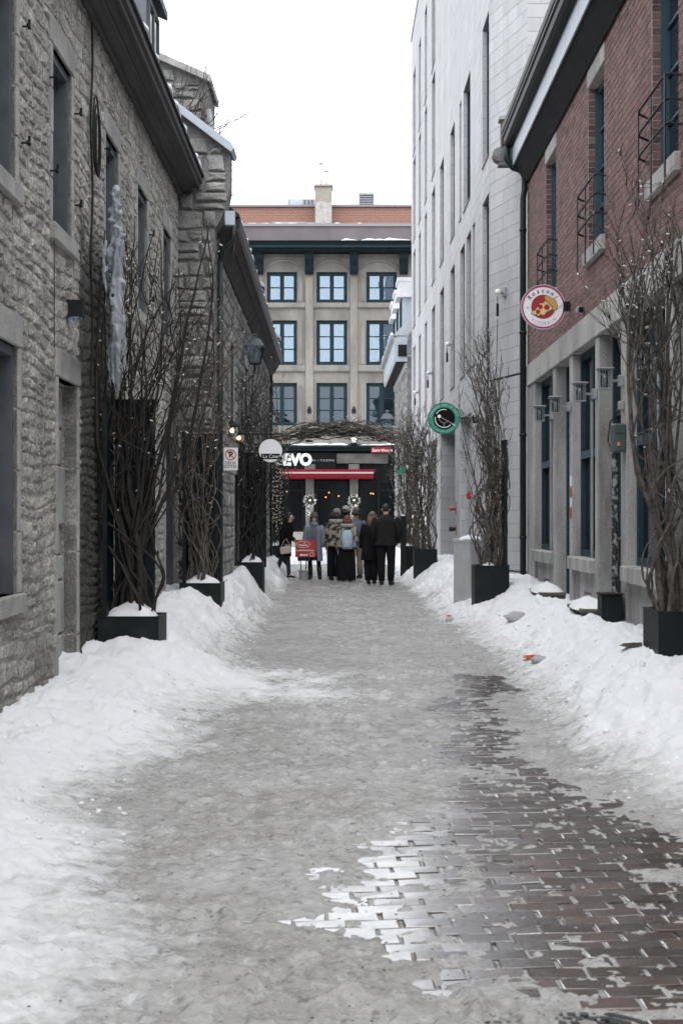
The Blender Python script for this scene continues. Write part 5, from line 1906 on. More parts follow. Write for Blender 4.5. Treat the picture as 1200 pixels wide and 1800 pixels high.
# ================================================================== lanterns
def street_lantern(x, y, z, s, label, wallx):
    t = thing('street_lantern', (x, y, z), label, 'lantern', 'old street lanterns')
    F = Frame((x, y, z), (1, 0), (0, 1))
    def ring(r, h):
        return [(r * s * math.cos(R(45 + 90 * i)), r * s * math.sin(R(45 + 90 * i)), h * s) for i in range(4)]
    def loft(rs, name, m_):
        vs, fs = [], []
        for r, h in rs:
            vs += [F(a, b, c) for a, b, c in ring(r, h)]
        for i in range(len(rs) - 1):
            for k in range(4):
                j = (k + 1) % 4
                fs.append((4 * i + k, 4 * i + j, 4 * i + 4 + j, 4 * i + 4 + k))
        fs += [(3, 2, 1, 0), tuple(4 * (len(rs) - 1) + k for k in range(4))]
        mb = MB()
        mb.add(vs, fs)
        return mb.build(name, m_, t)
    loft([(.62, .42), (.60, .45), (.36, .72), (.14, .80), (.12, .9), (.2, .93), (.05, 1.0)], 'roof', 'slate_wood')
    loft([(.30, -.36), (.52, .41)], 'glass', 'lamp_glass')
    fr = MB()
    for k in range(4):
        a, b = ring(.31, -.37)[k], ring(.54, .42)[k]
        fr.tube([F(*a), F(*b)], .022 * s, 5)
        c = ring(.31, -.37)[(k + 1) % 4]
        fr.tube([F(*a), F(*c)], .022 * s, 5)
    fr.build('frame', 'black_metal', t)
    MB().lathe(F(0, 0, -.25 * s), [(.05 * s, 0), (.13 * s, .12 * s), (.16 * s, .3 * s), (.05 * s, .45 * s)], 10).build('mantle', 'bulb_white', t, smooth=True)
    br = MB().tube([F(0, 0, -.37 * s), F(0, 0, -.7 * s), (x + (wallx - x) * .5, y, z - 1.1 * s), (wallx, y, z - 1.2 * s)], .035 * s, 6)
    br.build('bracket', 'black_metal', t)


street_lantern(-1.80, 27, 4.62, .42, 'large black street lantern under the eaves of the dark stone house', -2.04)
street_lantern(1.30, 50, 4.75, .55, 'black street lantern seen above the vine arch at right', 2.2)
for i, (px0, py0, Y, lab) in enumerate(((408, 757, 23.0, 'highest of the small lit glass lamps left of the street'), (420, 770, 24.5, 'middle small lit glass lamp left of the street'), (430, 778, 26.0, 'small lit glass lamp just above the round pale sign height, farthest of three'), (454.5, 799, 29.0, 'bright lit lamp beside the round pale sign'))):
    x, z = wx(px0, Y), wz(py0, Y)
    t = thing('globe_lamp', (x, Y, z), lab, 'lamp', 'small lit lamps on the dark stone house')
    MB().ball((x, Y, z), .1, 12, 8).build('glass', 'lamp_glass', t, smooth=True)
    MB().ball((x, Y, z), .034 if i < 3 else .05, 8, 6).build('bulb', 'bulb_warm', t, smooth=True)
    wx_l = -1.68 - .0132 * Y
    MB().lathe((x, Y, z + .09), [(.11, 0), (.06, .05), (.015, .08)], 10).tube([(x, Y, z + .16), (x, Y, z + .2), (wx_l, Y, z + .22)], .012, 5).build('fitting', 'black_metal', t)

# ================================================================== planters, vines, fairy lights
def planter(x0, x1, y0, y1, zt, label, side, panel=True, grey=False):
    t = thing('planter', ((x0 + x1) / 2, (y0 + y1) / 2, 0), label, 'planter', 'black steel planters along the street')
    w = .022
    mb = MB()
    mb.box(WORLD, x0, x1, y0, y0 + w, -.1, zt).box(WORLD, x0, x1, y1 - w, y1, -.1, zt)
    mb.box(WORLD, x0, x0 + w, y0 + w, y1 - w, -.1, zt).box(WORLD, x1 - w, x1, y0 + w, y1 - w, -.1, zt)
    mb.build('box', 'planter_black', t)
    MB().box(WORLD, x0 + w, x1 - w, y0 + w, y1 - w, zt - .12, zt - .05).build('soil', 'bark_dark', t)
    rim = MB()
    for a in ((x0 - .006, x1 + .006, y0 - .006, y0 + .03), (x0 - .006, x1 + .006, y1 - .03, y1 + .006), (x0 - .006, x0 + .03, y0 + .03, y1 - .03), (x1 - .03, x1 + .006, y0 + .03, y1 - .03)):
        rim.box(WORLD, *a, zt + .001, zt + .008)
    rim.build('rim', 'planter_black', t)
    if panel:
        if side < 0:
            MB().box(WORLD, x0 + .08, x0 + .47, y1 - .08, y1 - .04, zt - .1, 2.72).box(WORLD, x0 + .03, x0 + .07, y0 + .1, y1 - .09, zt - .1, 2.72).build('back_panel', 'planter_black', t)
        else:
            MB().box(WORLD, x1 - .07, x1 - .02, y0 + .05, y1 - .05, zt - .1, 2.72).build('back_panel', 'planter_black', t)
    return t


def vine(label, base, hcol, colr, crown, n_main, seed, r0, wall, side, bark='bark_dark', twigs=9, bulbs=120, lights_label=None, blen=.034, group='bare vines in the planters', axis_lean=(0, 0), tw_len=(.15, .5), kids=4, cling=14):
    rg = random.Random(seed)
    cx, cy, cz, rx, ry, rz = crown
    t = thing('vine', base, label, 'vine', group)
    st_, tw = MB(), MB()
    spots = []

    def clampx(p):
        if side < 0:
            p.x = max(p.x, wall + .035)
        else:
            p.x = min(p.x, wall - .035)
        return p

    def path(start, d0, tgt, n, wobble):
        """curved way from a point to a target, leaving in direction d0"""
        L = (tgt - start).length
        ctrl = start + d0 * L * .55
        w_ = Vector((0, 0, 0))
        out = []
        for k in range(n + 1):
            s = k / n
            q = start * (1 - s) ** 2 + ctrl * 2 * s * (1 - s) + tgt * s * s
            if k:
                w_ = w_ * .8 + Vector((rg.uniform(-1, 1), rg.uniform(-1, 1), rg.uniform(-.5, .5))) * wobble
            out.append(clampx(q + w_))
        return out

    def rand_target(zmin):
        b = rg.uniform(0, 2 * math.pi)
        e = rg.uniform(.1, 1) ** .38
        tg = Vector((cx + rx * e * math.cos(b), cy + ry * e * math.sin(b), cz + rz * rg.uniform(-.8, 1)))
        if abs(tg.x - cx) > rx * .7:
            tg.z = min(tg.z, cz + rz * .7)
        tg.z = max(tg.z, zmin + .15)
        return tg

    def lay_stem(pts, r_a, r_b, sides=6):
        n = len(pts)
        rad = [max(.0028, r_a + (r_b - r_a) * (k / (n - 1)) ** .75) * rg.uniform(.82, 1.2) for k in range(n)]
        st_.tube(pts, rad, sides)
        for k in range(2, n):
            if pts[k].z > 1.5 and rg.random() < .35:
                spots.append(pts[k] + Vector((rg.uniform(-1, 1), rg.uniform(-1, 1), rg.uniform(-1, 1))) * (rad[k] + .008))
        return rad

    def twig_at(p, d, L, r1):
        q = []
        m = 6
        for s in range(m):
            q.append(clampx(p.copy()))
            p = p + d * L / m
            d = (d + Vector((rg.uniform(-1, 1), rg.uniform(-1, 1), rg.uniform(-.5, .9))) * .34).normalized()
        tw.tube(q, [max(.0018, r1 * (1 - s / m)) for s in range(m)], 4)
        spots.extend(q[s] + Vector((rg.uniform(-1, 1), rg.uniform(-1, 1), rg.uniform(-1, 1))) * .01 for s in (2, 4, 5) if rg.random() < .5)
        return q
    mains = []
    for i in range(n_main):
        a = 2 * math.pi * (i + rg.uniform(-.3, .3)) / n_main
        p0 = Vector((base[0] + colr * .8 * math.cos(a) * rg.uniform(.3, 1), base[1] + colr * .8 * math.sin(a) * rg.uniform(.3, 1), base[2] - .08))
        hc = hcol * rg.uniform(.75, 1.15)
        mid = Vector((p0.x * .5 + base[0] * .5 + axis_lean[0] + rg.uniform(-1, 1) * colr * .7, p0.y * .5 + base[1] * .5 + rg.uniform(-1, 1) * colr * .6, hc * .62))
        tgt = rand_target(hc)
        lo = path(p0, Vector((rg.uniform(-.15, .15), rg.uniform(-.15, .15), 1)), mid, 9, .02)
        up = path(lo[-1], (lo[-1] - lo[-3]).normalized(), tgt, 13, .022)
        pts = lo + up[1:]
        rr = r0 * rg.uniform(.6, 1.15)
        rad = lay_stem(pts, rr, .006, 7)
        mains.append((pts, rad))
        n = len(pts)
        for c_ in range(kids):
            k = rg.randint(int(n * .3), int(n * .8))
            d = ((pts[min(k + 1, n - 1)] - pts[k - 1]).normalized() + Vector((rg.uniform(-1, 1), rg.uniform(-1, 1), rg.uniform(-.1, .4))) * .55).normalized()
            tg = rand_target(pts[k].z)
            tg = tg.lerp(pts[-1], rg.uniform(0, .4))
            cp = path(pts[k], d, tg, 11, .02)
            rc_ = lay_stem(cp, rad[k] * .62, .0042, 5)
            for g_ in range(3):
                j_ = rg.randint(2, 9)
                d2 = ((cp[j_ + 1] - cp[j_ - 1]).normalized() + Vector((rg.uniform(-1, 1), rg.uniform(-1, 1), rg.uniform(-.2, .6))) * .7).normalized()
                L = rg.uniform(.35, .8)
                tg2 = cp[j_] + (d2 + Vector((0, 0, .35))).normalized() * L
                gp = path(cp[j_], d2, tg2, 8, .016)
                rg2_ = lay_stem(gp, rc_[j_] * .6, .0026, 4)
                for t_ in range(3):
                    m_ = rg.randint(2, 7)
                    d3 = ((gp[m_ + 1] - gp[m_ - 1]).normalized() + Vector((rg.uniform(-1, 1), rg.uniform(-1, 1), rg.uniform(-.2, .7))) * .8).normalized()
                    twig_at(gp[m_].copy(), d3, rg.uniform(.12, .34), .004)
            for t_ in range(twigs // 4):
                m_ = rg.randint(3, 10)
                d3 = ((cp[m_ + 1] - cp[m_ - 1]).normalized() + Vector((rg.uniform(-1, 1), rg.uniform(-1, 1), rg.uniform(-.2, .7))) * .8).normalized()
                twig_at(cp[m_].copy(), d3, rg.uniform(*tw_len), .005)
    # thin clinging shoots wound up the lower part
    for i in range(cling):
        a = rg.uniform(0, 2 * math.pi)
        q = Vector((base[0] + colr * math.cos(a), base[1] + colr * math.sin(a), base[2] - .06))
        d = Vector((rg.uniform(-.25, .25), rg.uniform(-.25, .25), 1)).normalized()
        pts = []
        top_ = hcol * rg.uniform(.6, 1.25)
        while q.z < top_ and len(pts) < 44:
            pts.append(clampx(q.copy()))
            q = q + d * .075
            pull = Vector((base[0] - q.x, base[1] - q.y, 0))
            d = (d + Vector((rg.uniform(-1, 1), rg.uniform(-1, 1), rg.uniform(-.2, .3))) * .3 + pull * max(0, pull.length - colr * .9) * 6)
            d.z = max(d.z, .35)
            d.normalize()
        if len(pts) > 4:
            lay_stem(pts, rg.uniform(.008, .02), .005, 5)
    st_.build('stems', bark, t, smooth=True)
    tag(tw.build('twigs', 'twig', t, smooth=True), kind='stuff')
    if bulbs:
        f = thing('fairy_lights', tuple(base), 'unlit white bulbs wound through the ' + lights_label, 'fairy lights', 'fairy lights in the vines')
        rg.shuffle(spots)
        mb = MB()
        sel = spots[:bulbs]
        for p in sel:
            d = Vector((rg.uniform(-1, 1), rg.uniform(-1, 1), rg.uniform(-.6, .6))).normalized() * blen
            mb.tube([p, p + d * .3, p + d], [blen * .10, blen * .2, blen * .13], 5)
        tag(mb.build('bulbs', 'bulb_white', f, smooth=True), kind='stuff')
        wr = MB()
        order = sorted(sel, key=lambda v: (round(v.z / .5), math.atan2(v.y - base[1], v.x - base[0])))
        for a, b in zip(order[:-1], order[1:]):
            if (a - b).length < .45 and rg.random() < .55:
                mid = (a + b) / 2 + Vector((0, 0, -.02))
                wr.tube([a, mid, b], .0026, 3, cap=False)
        tag(wr.build('wire', 'wire', f), kind='stuff')
    return t


P = [  # x0, x1, y0, y1, rim height, side, label
    (-2.375, -1.80, 13.4, 13.98, .625, -1, 'black planter against the rubble wall, nearest on the left'),
    (-2.30, -1.74, 19.2, 19.78, .665, -1, 'black planter at the end of the long stone house, second on the left'),
    (-1.97, -1.53, 25.0, 25.6, .76, -1, 'black planter tipped in the snowbank by the dark stone house, third on the left'),
    (-2.32, -1.76, 39.5, 40.0, .75, -1, 'farthest black planter on the left, behind the woman with the cream handbag'),
    (2.49, 2.90, 11.5, 12.1, .80, 1, 'black planter cut by the right edge of the picture'),
    (1.855, 2.37, 21.2, 21.75, .835, 1, 'black planter beside the concrete box, in front of the pale block'),
    (1.44, 1.96, 32.0, 32.5, .82, 1, 'black planter under the bushy vine on the right, behind the tall man'),
    (1.32, 1.76, 36.5, 36.95, .80, 1, 'farthest black planter on the right, below the end of the vine arch'),
]
for p in P:
    planter(*p[:5], p[6], p[5], panel=p[0] not in (1.44, 1.32, 2.49))
for k, (cx, cy, rx, ry, z, h, lab) in enumerate(((-2.09, 13.69, .265, .262, .61, .17, 'snow heaped in the nearest planter on the left'), (-2.02, 19.49, .26, .262, .65, .15, 'snow heaped in the second planter on the left'),
                                    (-1.75, 25.3, .21, .275, .75, .17, 'snow heaped in the tipped third planter on the left'), (-2.04, 39.75, .25, .23, .74, .16, 'snow heaped in the farthest planter on the left'),
                                    (2.08, 21.42, .13, .16, .80, .09, 'snow patch in the planter beside the concrete box'), (1.54, 36.7, .18, .18, .79, .13, 'snow heaped in the farthest planter on the right'))):
    snow_heap(cx, cy, rx, ry, z, h, lab, 30 + k)

vine('dark wet vine carrying the frozen waterfall, nearest on the left', (-2.1, 13.72, .62), 2.5, .2, (-1.86, 13.7, 3.6, .72, .55, 1.1), 8, 101, .046, -2.42, -1, 'bark_dark', 7, 130, lights_label='nearest vine on the left', cling=12, kids=4)
vine('grey vine climbing beside the gable corner, second on the left', (-2.06, 19.5, .68), 2.5, .17, (-1.92, 19.5, 3.6, .58, .5, 1.15), 7, 102, .03, -2.44, -1, 'bark_grey', 9, 150, lights_label='second vine on the left', cling=24)
vine('tangled vine around the round pale sign, third on the left', (-1.75, 25.3, .78), 2.4, .2, (-1.74, 26.5, 3.5, .34, 1.5, 1.0), 10, 103, .028, -1.99, -1, 'bark_dark', 10, 180, lights_label='third vine on the left', cling=22)
vine('farthest vine on the left, strung with lights', (-2.0, 39.75, .75), 2.5, .22, (-1.98, 38.8, 3.4, .3, .7, .7), 9, 104, .028, -2.9, -1, 'bark_dark', 9, 260, lights_label='farthest vine on the left')
vine('thick gnarled grey vine at the right edge of the picture', (2.68, 11.8, .78), 3.0, .13, (2.42, 11.75, 3.65, .5, .45, .85), 6, 105, .042, 2.93, 1, 'bark_grey', 9, 115, blen=.034, axis_lean=(-.05, 0), lights_label='vine at the right edge of the picture')
vine('tall vine in front of the pale stone block', (2.12, 21.5, .82), 2.6, .15, (1.92, 21.5, 3.5, .46, .4, .9), 7, 106, .03, 2.44, 1, 'bark_grey', 10, 130, lights_label='tall vine before the pale block', cling=30)
vine('bushy vine before the doorway of the pale block', (1.7, 32.25, .82), 2.5, .2, (1.5, 32.3, 3.35, .5, .5, 1.0), 10, 107, .03, 2.4, 1, 'bark_grey', 10, 180, lights_label='bushy vine by the doorway on the right', cling=30)
vine('farthest vine on the right, meeting the arch', (1.54, 36.7, .8), 2.6, .2, (1.25, 37.2, 3.3, .55, .7, .85), 10, 108, .03, 2.3, 1, 'bark_grey', 10, 200, lights_label='farthest vine on the right', cling=30)


def bundle():
    rg = random.Random(111)
    t = thing('vine_arch', (-.3, 38.2, 3.4), 'arch of twisted bare vines spanning the street before the restaurant', 'vine arch')
    mb, tw, bl = MB(), MB(), MB()
    for i in range(72):
        x0, x1 = rg.uniform(-2.2, -1.2), rg.uniform(.7, 1.6)
        if rg.random() < .45:
            x0 = rg.uniform(-2, .5)
            x1 = min(1.6, x0 + rg.uniform(.8, 2.0))
        oz, oy = rg.gauss(0, .11), rg.gauss(0, .13)
        pts = []
        n = 16
        for k in range(n + 1):
            s = k / n
            x = x0 + (x1 - x0) * s
            z = 3.80 + .10 * math.cos((x + .3) * .9) - .05 * (x + .3) ** 2 + oz
            pts.append(Vector((x, 38.2 + oy + .05 * math.sin(x * 5 + i), z + .05 * math.sin(x * 6 + i * 2) + rg.uniform(-.025, .025))))
        r = rg.uniform(.006, .02)
        mb.tube(pts, [r * (1 - .5 * k / n) for k in range(n + 1)], 5)
        for j in range(5):
            p = pts[rg.randint(0, n)].copy()
            d = Vector((rg.uniform(-1, 1), rg.uniform(-.6, .6), rg.uniform(-.4, 1))).normalized()
            q = []
            for s in range(5):
                q.append(p.copy())
                p = p + d * .07
                d = (d + Vector((rg.uniform(-1, 1), rg.uniform(-1, 1), rg.uniform(-.8, .8))) * .4).normalized()
            tw.tube(q, [.005, .0045, .004, .003, .002], 4)
            if rg.random() < .3:
                bl.tube([q[3], q[3] + d * .03], [.006, .004], 5)
    mb.build('stems', 'bark_grey', t, smooth=True)
    tw.build('twigs', 'twig', t)
    tag(bl.build('bulbs', 'bulb_white', t), kind='stuff')
    # light strings hanging at the left pier of the arch
    h = thing('light_curtain', (-1.95, 38.6, 1.0), 'hanging strings of small lights at the left foot of the vine arch', 'fairy lights')
    b2, w2 = MB(), MB()
    for i in range(13):
        x, y = -2.08 + i * .021 + rg.uniform(-.015, .015), 38.3 + rg.uniform(-.2, .2)
        zt, zb = rg.uniform(3.0, 3.6), rg.uniform(.9, 1.6)
        w2.tube([(x, y, zt), (x + rg.uniform(-.05, .05), y, (zt + zb) / 2), (x, y, zb)], .004, 3)
        z = zt
        while z > zb:
            b2.ball((x + rg.uniform(-.03, .03), y - .01, z), .009, 5, 4)
            z -= rg.uniform(.08, .16)
    tag(b2.build('bulbs', 'bulb_dim', h), kind='stuff')
    tag(w2.build('wire', 'wire', h), kind='stuff')


bundle()


def ice_fall():
    rg = random.Random(121)
    t = thing('frozen_waterfall', (-2.2, 13.5, 2.6), 'white frozen waterfall hanging in the nearest vine on the left', 'ice')
    mb = MB()

    def strand(x, y, zt, zb, r, rough=.25):
        n = 16
        pts, rad = [], []
        dx = 0
        for k in range(n + 1):
            s = k / n
            dx += rg.uniform(-.012, .012)
            pts.append((x + dx, y + rg.uniform(-.008, .008), zt + (zb - zt) * s))
            rad.append(max(.004, r * (1 - s ** 2.2) * (1 + rg.uniform(-rough, rough)) * (.55 if k == 0 else 1)))
        mb.tube(pts, rad, 7)
    for x, zt, zb, r in ((-2.205, 4.70, 3.7, .036), (-2.235, 4.5, 3.5, .024), (-2.175, 4.42, 3.5, .026), (-2.21, 4.35, 3.1, .05), (-2.25, 4.15, 3.2, .042), (-2.16, 4.2, 3.05, .04), (-2.195, 4.05, 2.9, .045), (-2.225, 3.95, 2.7, .04)):
        strand(x, 13.42 + rg.uniform(-.02, .02), zt, zb, r, .4)
    for i in range(44):
        x = rg.gauss(-2.195, .038)
        zt = rg.uniform(3.3, 4.3)
        strand(x, 13.4 + rg.uniform(-.06, .06), zt, max(2.75, zt - rg.uniform(.3, 1.1)), rg.uniform(.014, .034), .4)
    for i in range(60):
        mb.ball((rg.gauss(-2.2, .04), 13.38 + rg.uniform(-.03, .05), rg.uniform(3.7, 4.65)), rg.uniform(.012, .035), 6, 5, .3, rg)
    ic = mb.build('icicles', 'ice', t, smooth=True)
    rm = ic.modifiers.new('fuse', 'REMESH')
    rm.mode = 'VOXEL'
    rm.voxel_size = .011
    rm.use_smooth_shade = True
    sm = ic.modifiers.new('melt', 'SMOOTH')
    sm.factor, sm.iterations = .5, 3


ice_fall()

# concrete box, post, small debris
cbx = thing('concrete_box', (1.92, 22.7, 0), 'pale concrete box with a cap of snow beside the black planter', 'box')
ca, sa = math.cos(R(38)), math.sin(R(38))
FQ = Frame((1.92, 22.7, 0), (ca, sa), (-sa, ca))
MB().bevbox(FQ, -.2, .2, -.2, .2, -.1, 1.2, .02).build('body', 'concrete', cbx)
MB().bevbox(FQ, -.205, .205, -.205, .205, 1.15, 1.22, .01).build('top', 'concrete', cbx)
snow_heap(1.92, 22.7, .19, .19, 1.215, .07, 'snow cap on the pale concrete box', 61)
bp = thing('bollard', (1.34, 35.9, 0), 'square black post right of the tall man, snow on its top', 'post')
MB().bevbox(WORLD, 1.27, 1.41, 35.83, 35.97, 0, 1.56, .01).build('body', 'black_metal', bp)
MB().bevbox(WORLD, 1.262, 1.418, 35.822, 35.978, 1.56, 1.585, .006).build('cap', 'black_metal', bp)
snow_heap(1.34, 35.9, .05, .05, 1.583, .035, 'dab of snow on the square black post', 62)
gr = thing('green_spotlight', (wx(705, 36.6), 36.6, wz(828, 36.6)), 'small green spotlight in the farthest vine on the right', 'spotlight')
gx, gzz = wx(705, 36.6), wz(828, 36.6)
a_ = R(32)
FZ = Frame((gx, 36.55, gzz), (math.cos(a_), 0), (0, -1))
mb = MB().box(WORLD, gx - .12, gx + .1, 36.5, 36.62, gzz - .06, gzz + .06)
mb.v = [(gx + (x - gx) * math.cos(a_) - (z - gzz) * math.sin(a_), y, gzz + (x - gx) * math.sin(a_) + (z - gzz) * math.cos(a_)) for x, y, z in mb.v]
mb.build('housing', 'sign_green', gr)
MB().ball((gx + .16, 36.5, gzz + .09), .06, 10, 6).build('lens', 'bulb_white', gr, smooth=True)
MB().tube([(gx + .1, 36.56, gzz), (gx + .3, 36.6, gzz - .1)], .015, 5).build('arm', 'black_metal', gr)
pf = thing('flower', (wx(458, 27.5), 27.5, wz(914, 27.5)), 'bright pink flower stuck in the third vine on the left', 'flower')
fx, fz = wx(458, 27.5), wz(914, 27.5)
rgf = random.Random(9)
for k in range(7):
    a = k * .9
    MB().ball((fx + .045 * math.cos(a), 27.45, fz + .045 * math.sin(a)), (.045, .03, .04), 8, 6, .15, rgf).build('petal', 'pink_petal', pf, smooth=True)
MB().tube([(fx, 27.47, fz), (fx - .02, 27.5, fz - .25), (fx - .15, 27.5, fz - .3)], .01, 5).build('stem', 'wreath_green', pf)


def debris(name, px0, py0, label, cat, m_, seed, size, flat=1.0):
    """small thing lying on the snow where it is seen"""
    rg = random.Random(seed)
    Y = 6.0
    for k in range(400):
        Y = 6 + k * .06
        if gz(wx(px0, Y), Y) >= wz(py0, Y):
            break
    x, z = wx(px0, Y), wz(py0, Y)
    mb = MB()
    if cat == 'snow':
        mb.ball((x, Y, z + size[2] * .3), size, 10, 7, .22, rg)
        o = mb.build(name, m_, smooth=True, org=(x, Y, z))
        return tag(o, label, cat, kind='stuff')
    s0, s1, s2 = size
    mb.plate(Frame((x, Y, z + .015), (1, 0), (0, 1)), [(-s0, 0), (-s0 * .4, -.008), (s0 * .9, .004), (s0, s2), (s0 * .3, s2 * 1.2), (-s0 * .5, s2 * .6)], -s1, s1)
    mb.plate(Frame((x, Y, z + .015), (1, 0), (0, 1)), [(-s0 * .9, s2 * .6), (s0 * .9, s2), (s0 * .95, s2 + .012), (-s0 * .9, s2 * .6 + .012)], -s1, -s1 + .012)
    o = mb.build(name, m_, org=(x, Y, z))
    return tag(o, label, cat)


debris('plastic_shard', 932, 1158, 'orange plastic shard lying on the right snowbank', 'shard', 'orange_plastic', 1, (.085, .03, .018))
debris('plastic_shard', 789, 1085, 'small orange plastic scrap farther up the right snowbank', 'shard', 'orange_plastic', 2, (.045, .02, .014))
debris('snow_chunk', 905, 1088, 'dirty grey chunk of snow on the right bank', 'snow', 'concrete', 3, (.14, .1, .07))
debris('snow_chunk', 790, 1092, 'small dirty snow ball beside the small orange scrap', 'snow', 'concrete', 4, (.07, .06, .05))
debris('snow_chunk', 945, 1163, 'grey snow lump beside the larger orange shard', 'snow', 'concrete', 5, (.08, .06, .05))
debris('bark_scrap', 1108, 1138, 'dark scrap of wood on the right snowbank before the cut-off planter', 'wood scrap', 'brown_step', 6, (.09, .05, .02))

# ================================================================== red sign board on a weighted bucket
YS = 34.7
FP = Frame((0, YS, 0), (1, 0), (0, -1))
bd = thing('sign_board', (wx(533, YS), YS, 0), 'red board with white oval logo and arrow, standing in a grey bucket', 'sign')
bx0, bx1, bz0, bz1 = wx(519, YS), wx(554.5, YS), wz(979.5, YS), wz(949, YS)
MB().bevbox(FP, bx0, bx1, -.02, .0, bz0, bz1, .008).build('board', 'sign_red', bd)
ocx, ocz = wx(533, YS), wz(957, YS)
mb = MB()
n = 36
for i in range(n):
    a, b = 2 * math.pi * i / n, 2 * math.pi * (i + 1) / n
    mb.plate(FP, [(ocx + .168 * math.cos(a), ocz + .082 * math.sin(a)), (ocx + .168 * math.cos(b), ocz + .082 * math.sin(b)), (ocx + .158 * math.cos(b), ocz + .073 * math.sin(b)), (ocx + .158 * math.cos(a), ocz + .073 * math.sin(a))], .001, .003)
mb.build('oval', 'letter_white', bd)
text_mesh('Pizzéria', .075, FP, ocx, .001, ocz - .018, None, None, bold=.0015, sx=.95).build('lettering', 'letter_white', bd)
text_mesh('m', .06, FP, ocx + .03, .001, ocz + .036, None, None, bold=.0015).build('lettering', 'letter_white', bd)
MB().box(FP, bx0 + .015, bx1 - .03, .001, .003, wz(968.5, YS), wz(967.6, YS)).build('rule', 'letter_white', bd)
text_mesh('pizza pasta salades vin', .036, FP, wx(536, YS), .001, wz(966.4, YS), None, None).build('lettering', 'letter_white', bd)
MB().plate(FP, [(wx(526, YS), wz(975.5, YS)), (wx(530.5, YS), wz(972.8, YS)), (wx(530.5, YS), wz(974.5, YS)), (wx(541, YS), wz(974.3, YS)), (wx(541, YS), wz(976.6, YS)), (wx(530.5, YS), wz(976.8, YS)), (wx(530.5, YS), wz(978.4, YS))][::-1], .001, .003).build('arrow', 'letter_white', bd)
disc(MB(), FP, wx(548, YS), .001, .003, wz(974.5, YS), .05, 24, .042).build('small_ring', 'letter_white', bd)
for x in (526, 540):
    MB().tube([FP(wx(x, YS), -.03, bz0 + .3), FP(wx(533 + (x - 533) * .5, YS), -.04, .12)], .014, 6).build('leg', 'black_metal', bd)
MB().box(FP, wx(523, YS), wx(544, YS), -.05, -.022, bz0 - .09, bz0 + .01).build('cross_bar', 'black_metal', bd)
gzb = gz(wx(533, YS), YS)
MB().lathe((wx(533.5, YS), YS + .03, gzb - .01), [(.1, 0), (.115, .22), (.123, .225), (.123, .25), (.105, .25), (.1, .2)], 18).build('bucket', 'grey_metal', bd, smooth=False)

# ================================================================== people
material('skin', (.55, .36, .28), 0.6, (.6, .4, .31), 20)
material('cloth_black', (.007, .0075, .009), 0.95, (.012, .0125, .014), 12, spec=.15, bump=.3, bscale=30, bdist=.01)
material('cloth_charcoal', (.028, .027, .028), 0.85, (.038, .036, .037), 10, bump=.3, bscale=20, bdist=.012)
material('cloth_jacket', (.011, .0105, .011), 0.85, (.018, .017, .0175), 8, spec=.2, bump=.3, bscale=14, bdist=.02)
material('denim_dark', (.018, .026, .05), 0.85, (.026, .036, .066), 20)
material('denim_light', (.12, .19, .3), 0.85, (.17, .25, .36), 14)
material('coat_blue', (.16, .185, .25), 0.85, (.21, .235, .30), 10, bump=.25, bscale=16, bdist=.012)
material('jacket_blue', (.075, .10, .13), 0.8, (.11, .14, .18), 9)
material('dress_grey', (.10, .105, .125), 0.9, (.14, .145, .165), 14)
material('beige_cloth', (.16, .145, .12), 0.9, (.2, .18, .15), 12)
material('pattern_coat', (.30, .275, .235), 0.9, (.02, .02, .022), 7.5, mixpos=(.47, .53), detail=2)
material('wool_grey', (.17, .165, .16), 0.95, (.24, .235, .23), 30, bump=.5, bscale=60, bdist=.01)
material('wool_brown', (.085, .072, .062), 0.95, (.12, .105, .09), 30, bump=.5, bscale=60, bdist=.01)
material('fur_pale', (.42, .41, .39), 0.95, (.3, .29, .28), 40, bump=.8, bscale=60, bdist=.02)
material('hair_dark', (.014, .011, .01), 0.6, (.03, .024, .02), 30, stretch=(1, 1, .2))
material('hair_brown', (.10, .062, .038), 0.6, (.15, .1, .06), 30, stretch=(1, 1, .2))
material('hair_red', (.17, .035, .025), 0.6, (.10, .03, .022), 20)
material('leather_black', (.01, .01, .011), 0.4)
material('pack_blue', (.36, .46, .54), 0.7, (.30, .40, .48), 8, bump=.3, bscale=16, bdist=.01)
material('bag_cream', (.52, .47, .41), 0.6, (.46, .41, .36), 8)
material('lip', (.3, .07, .07), 0.5)


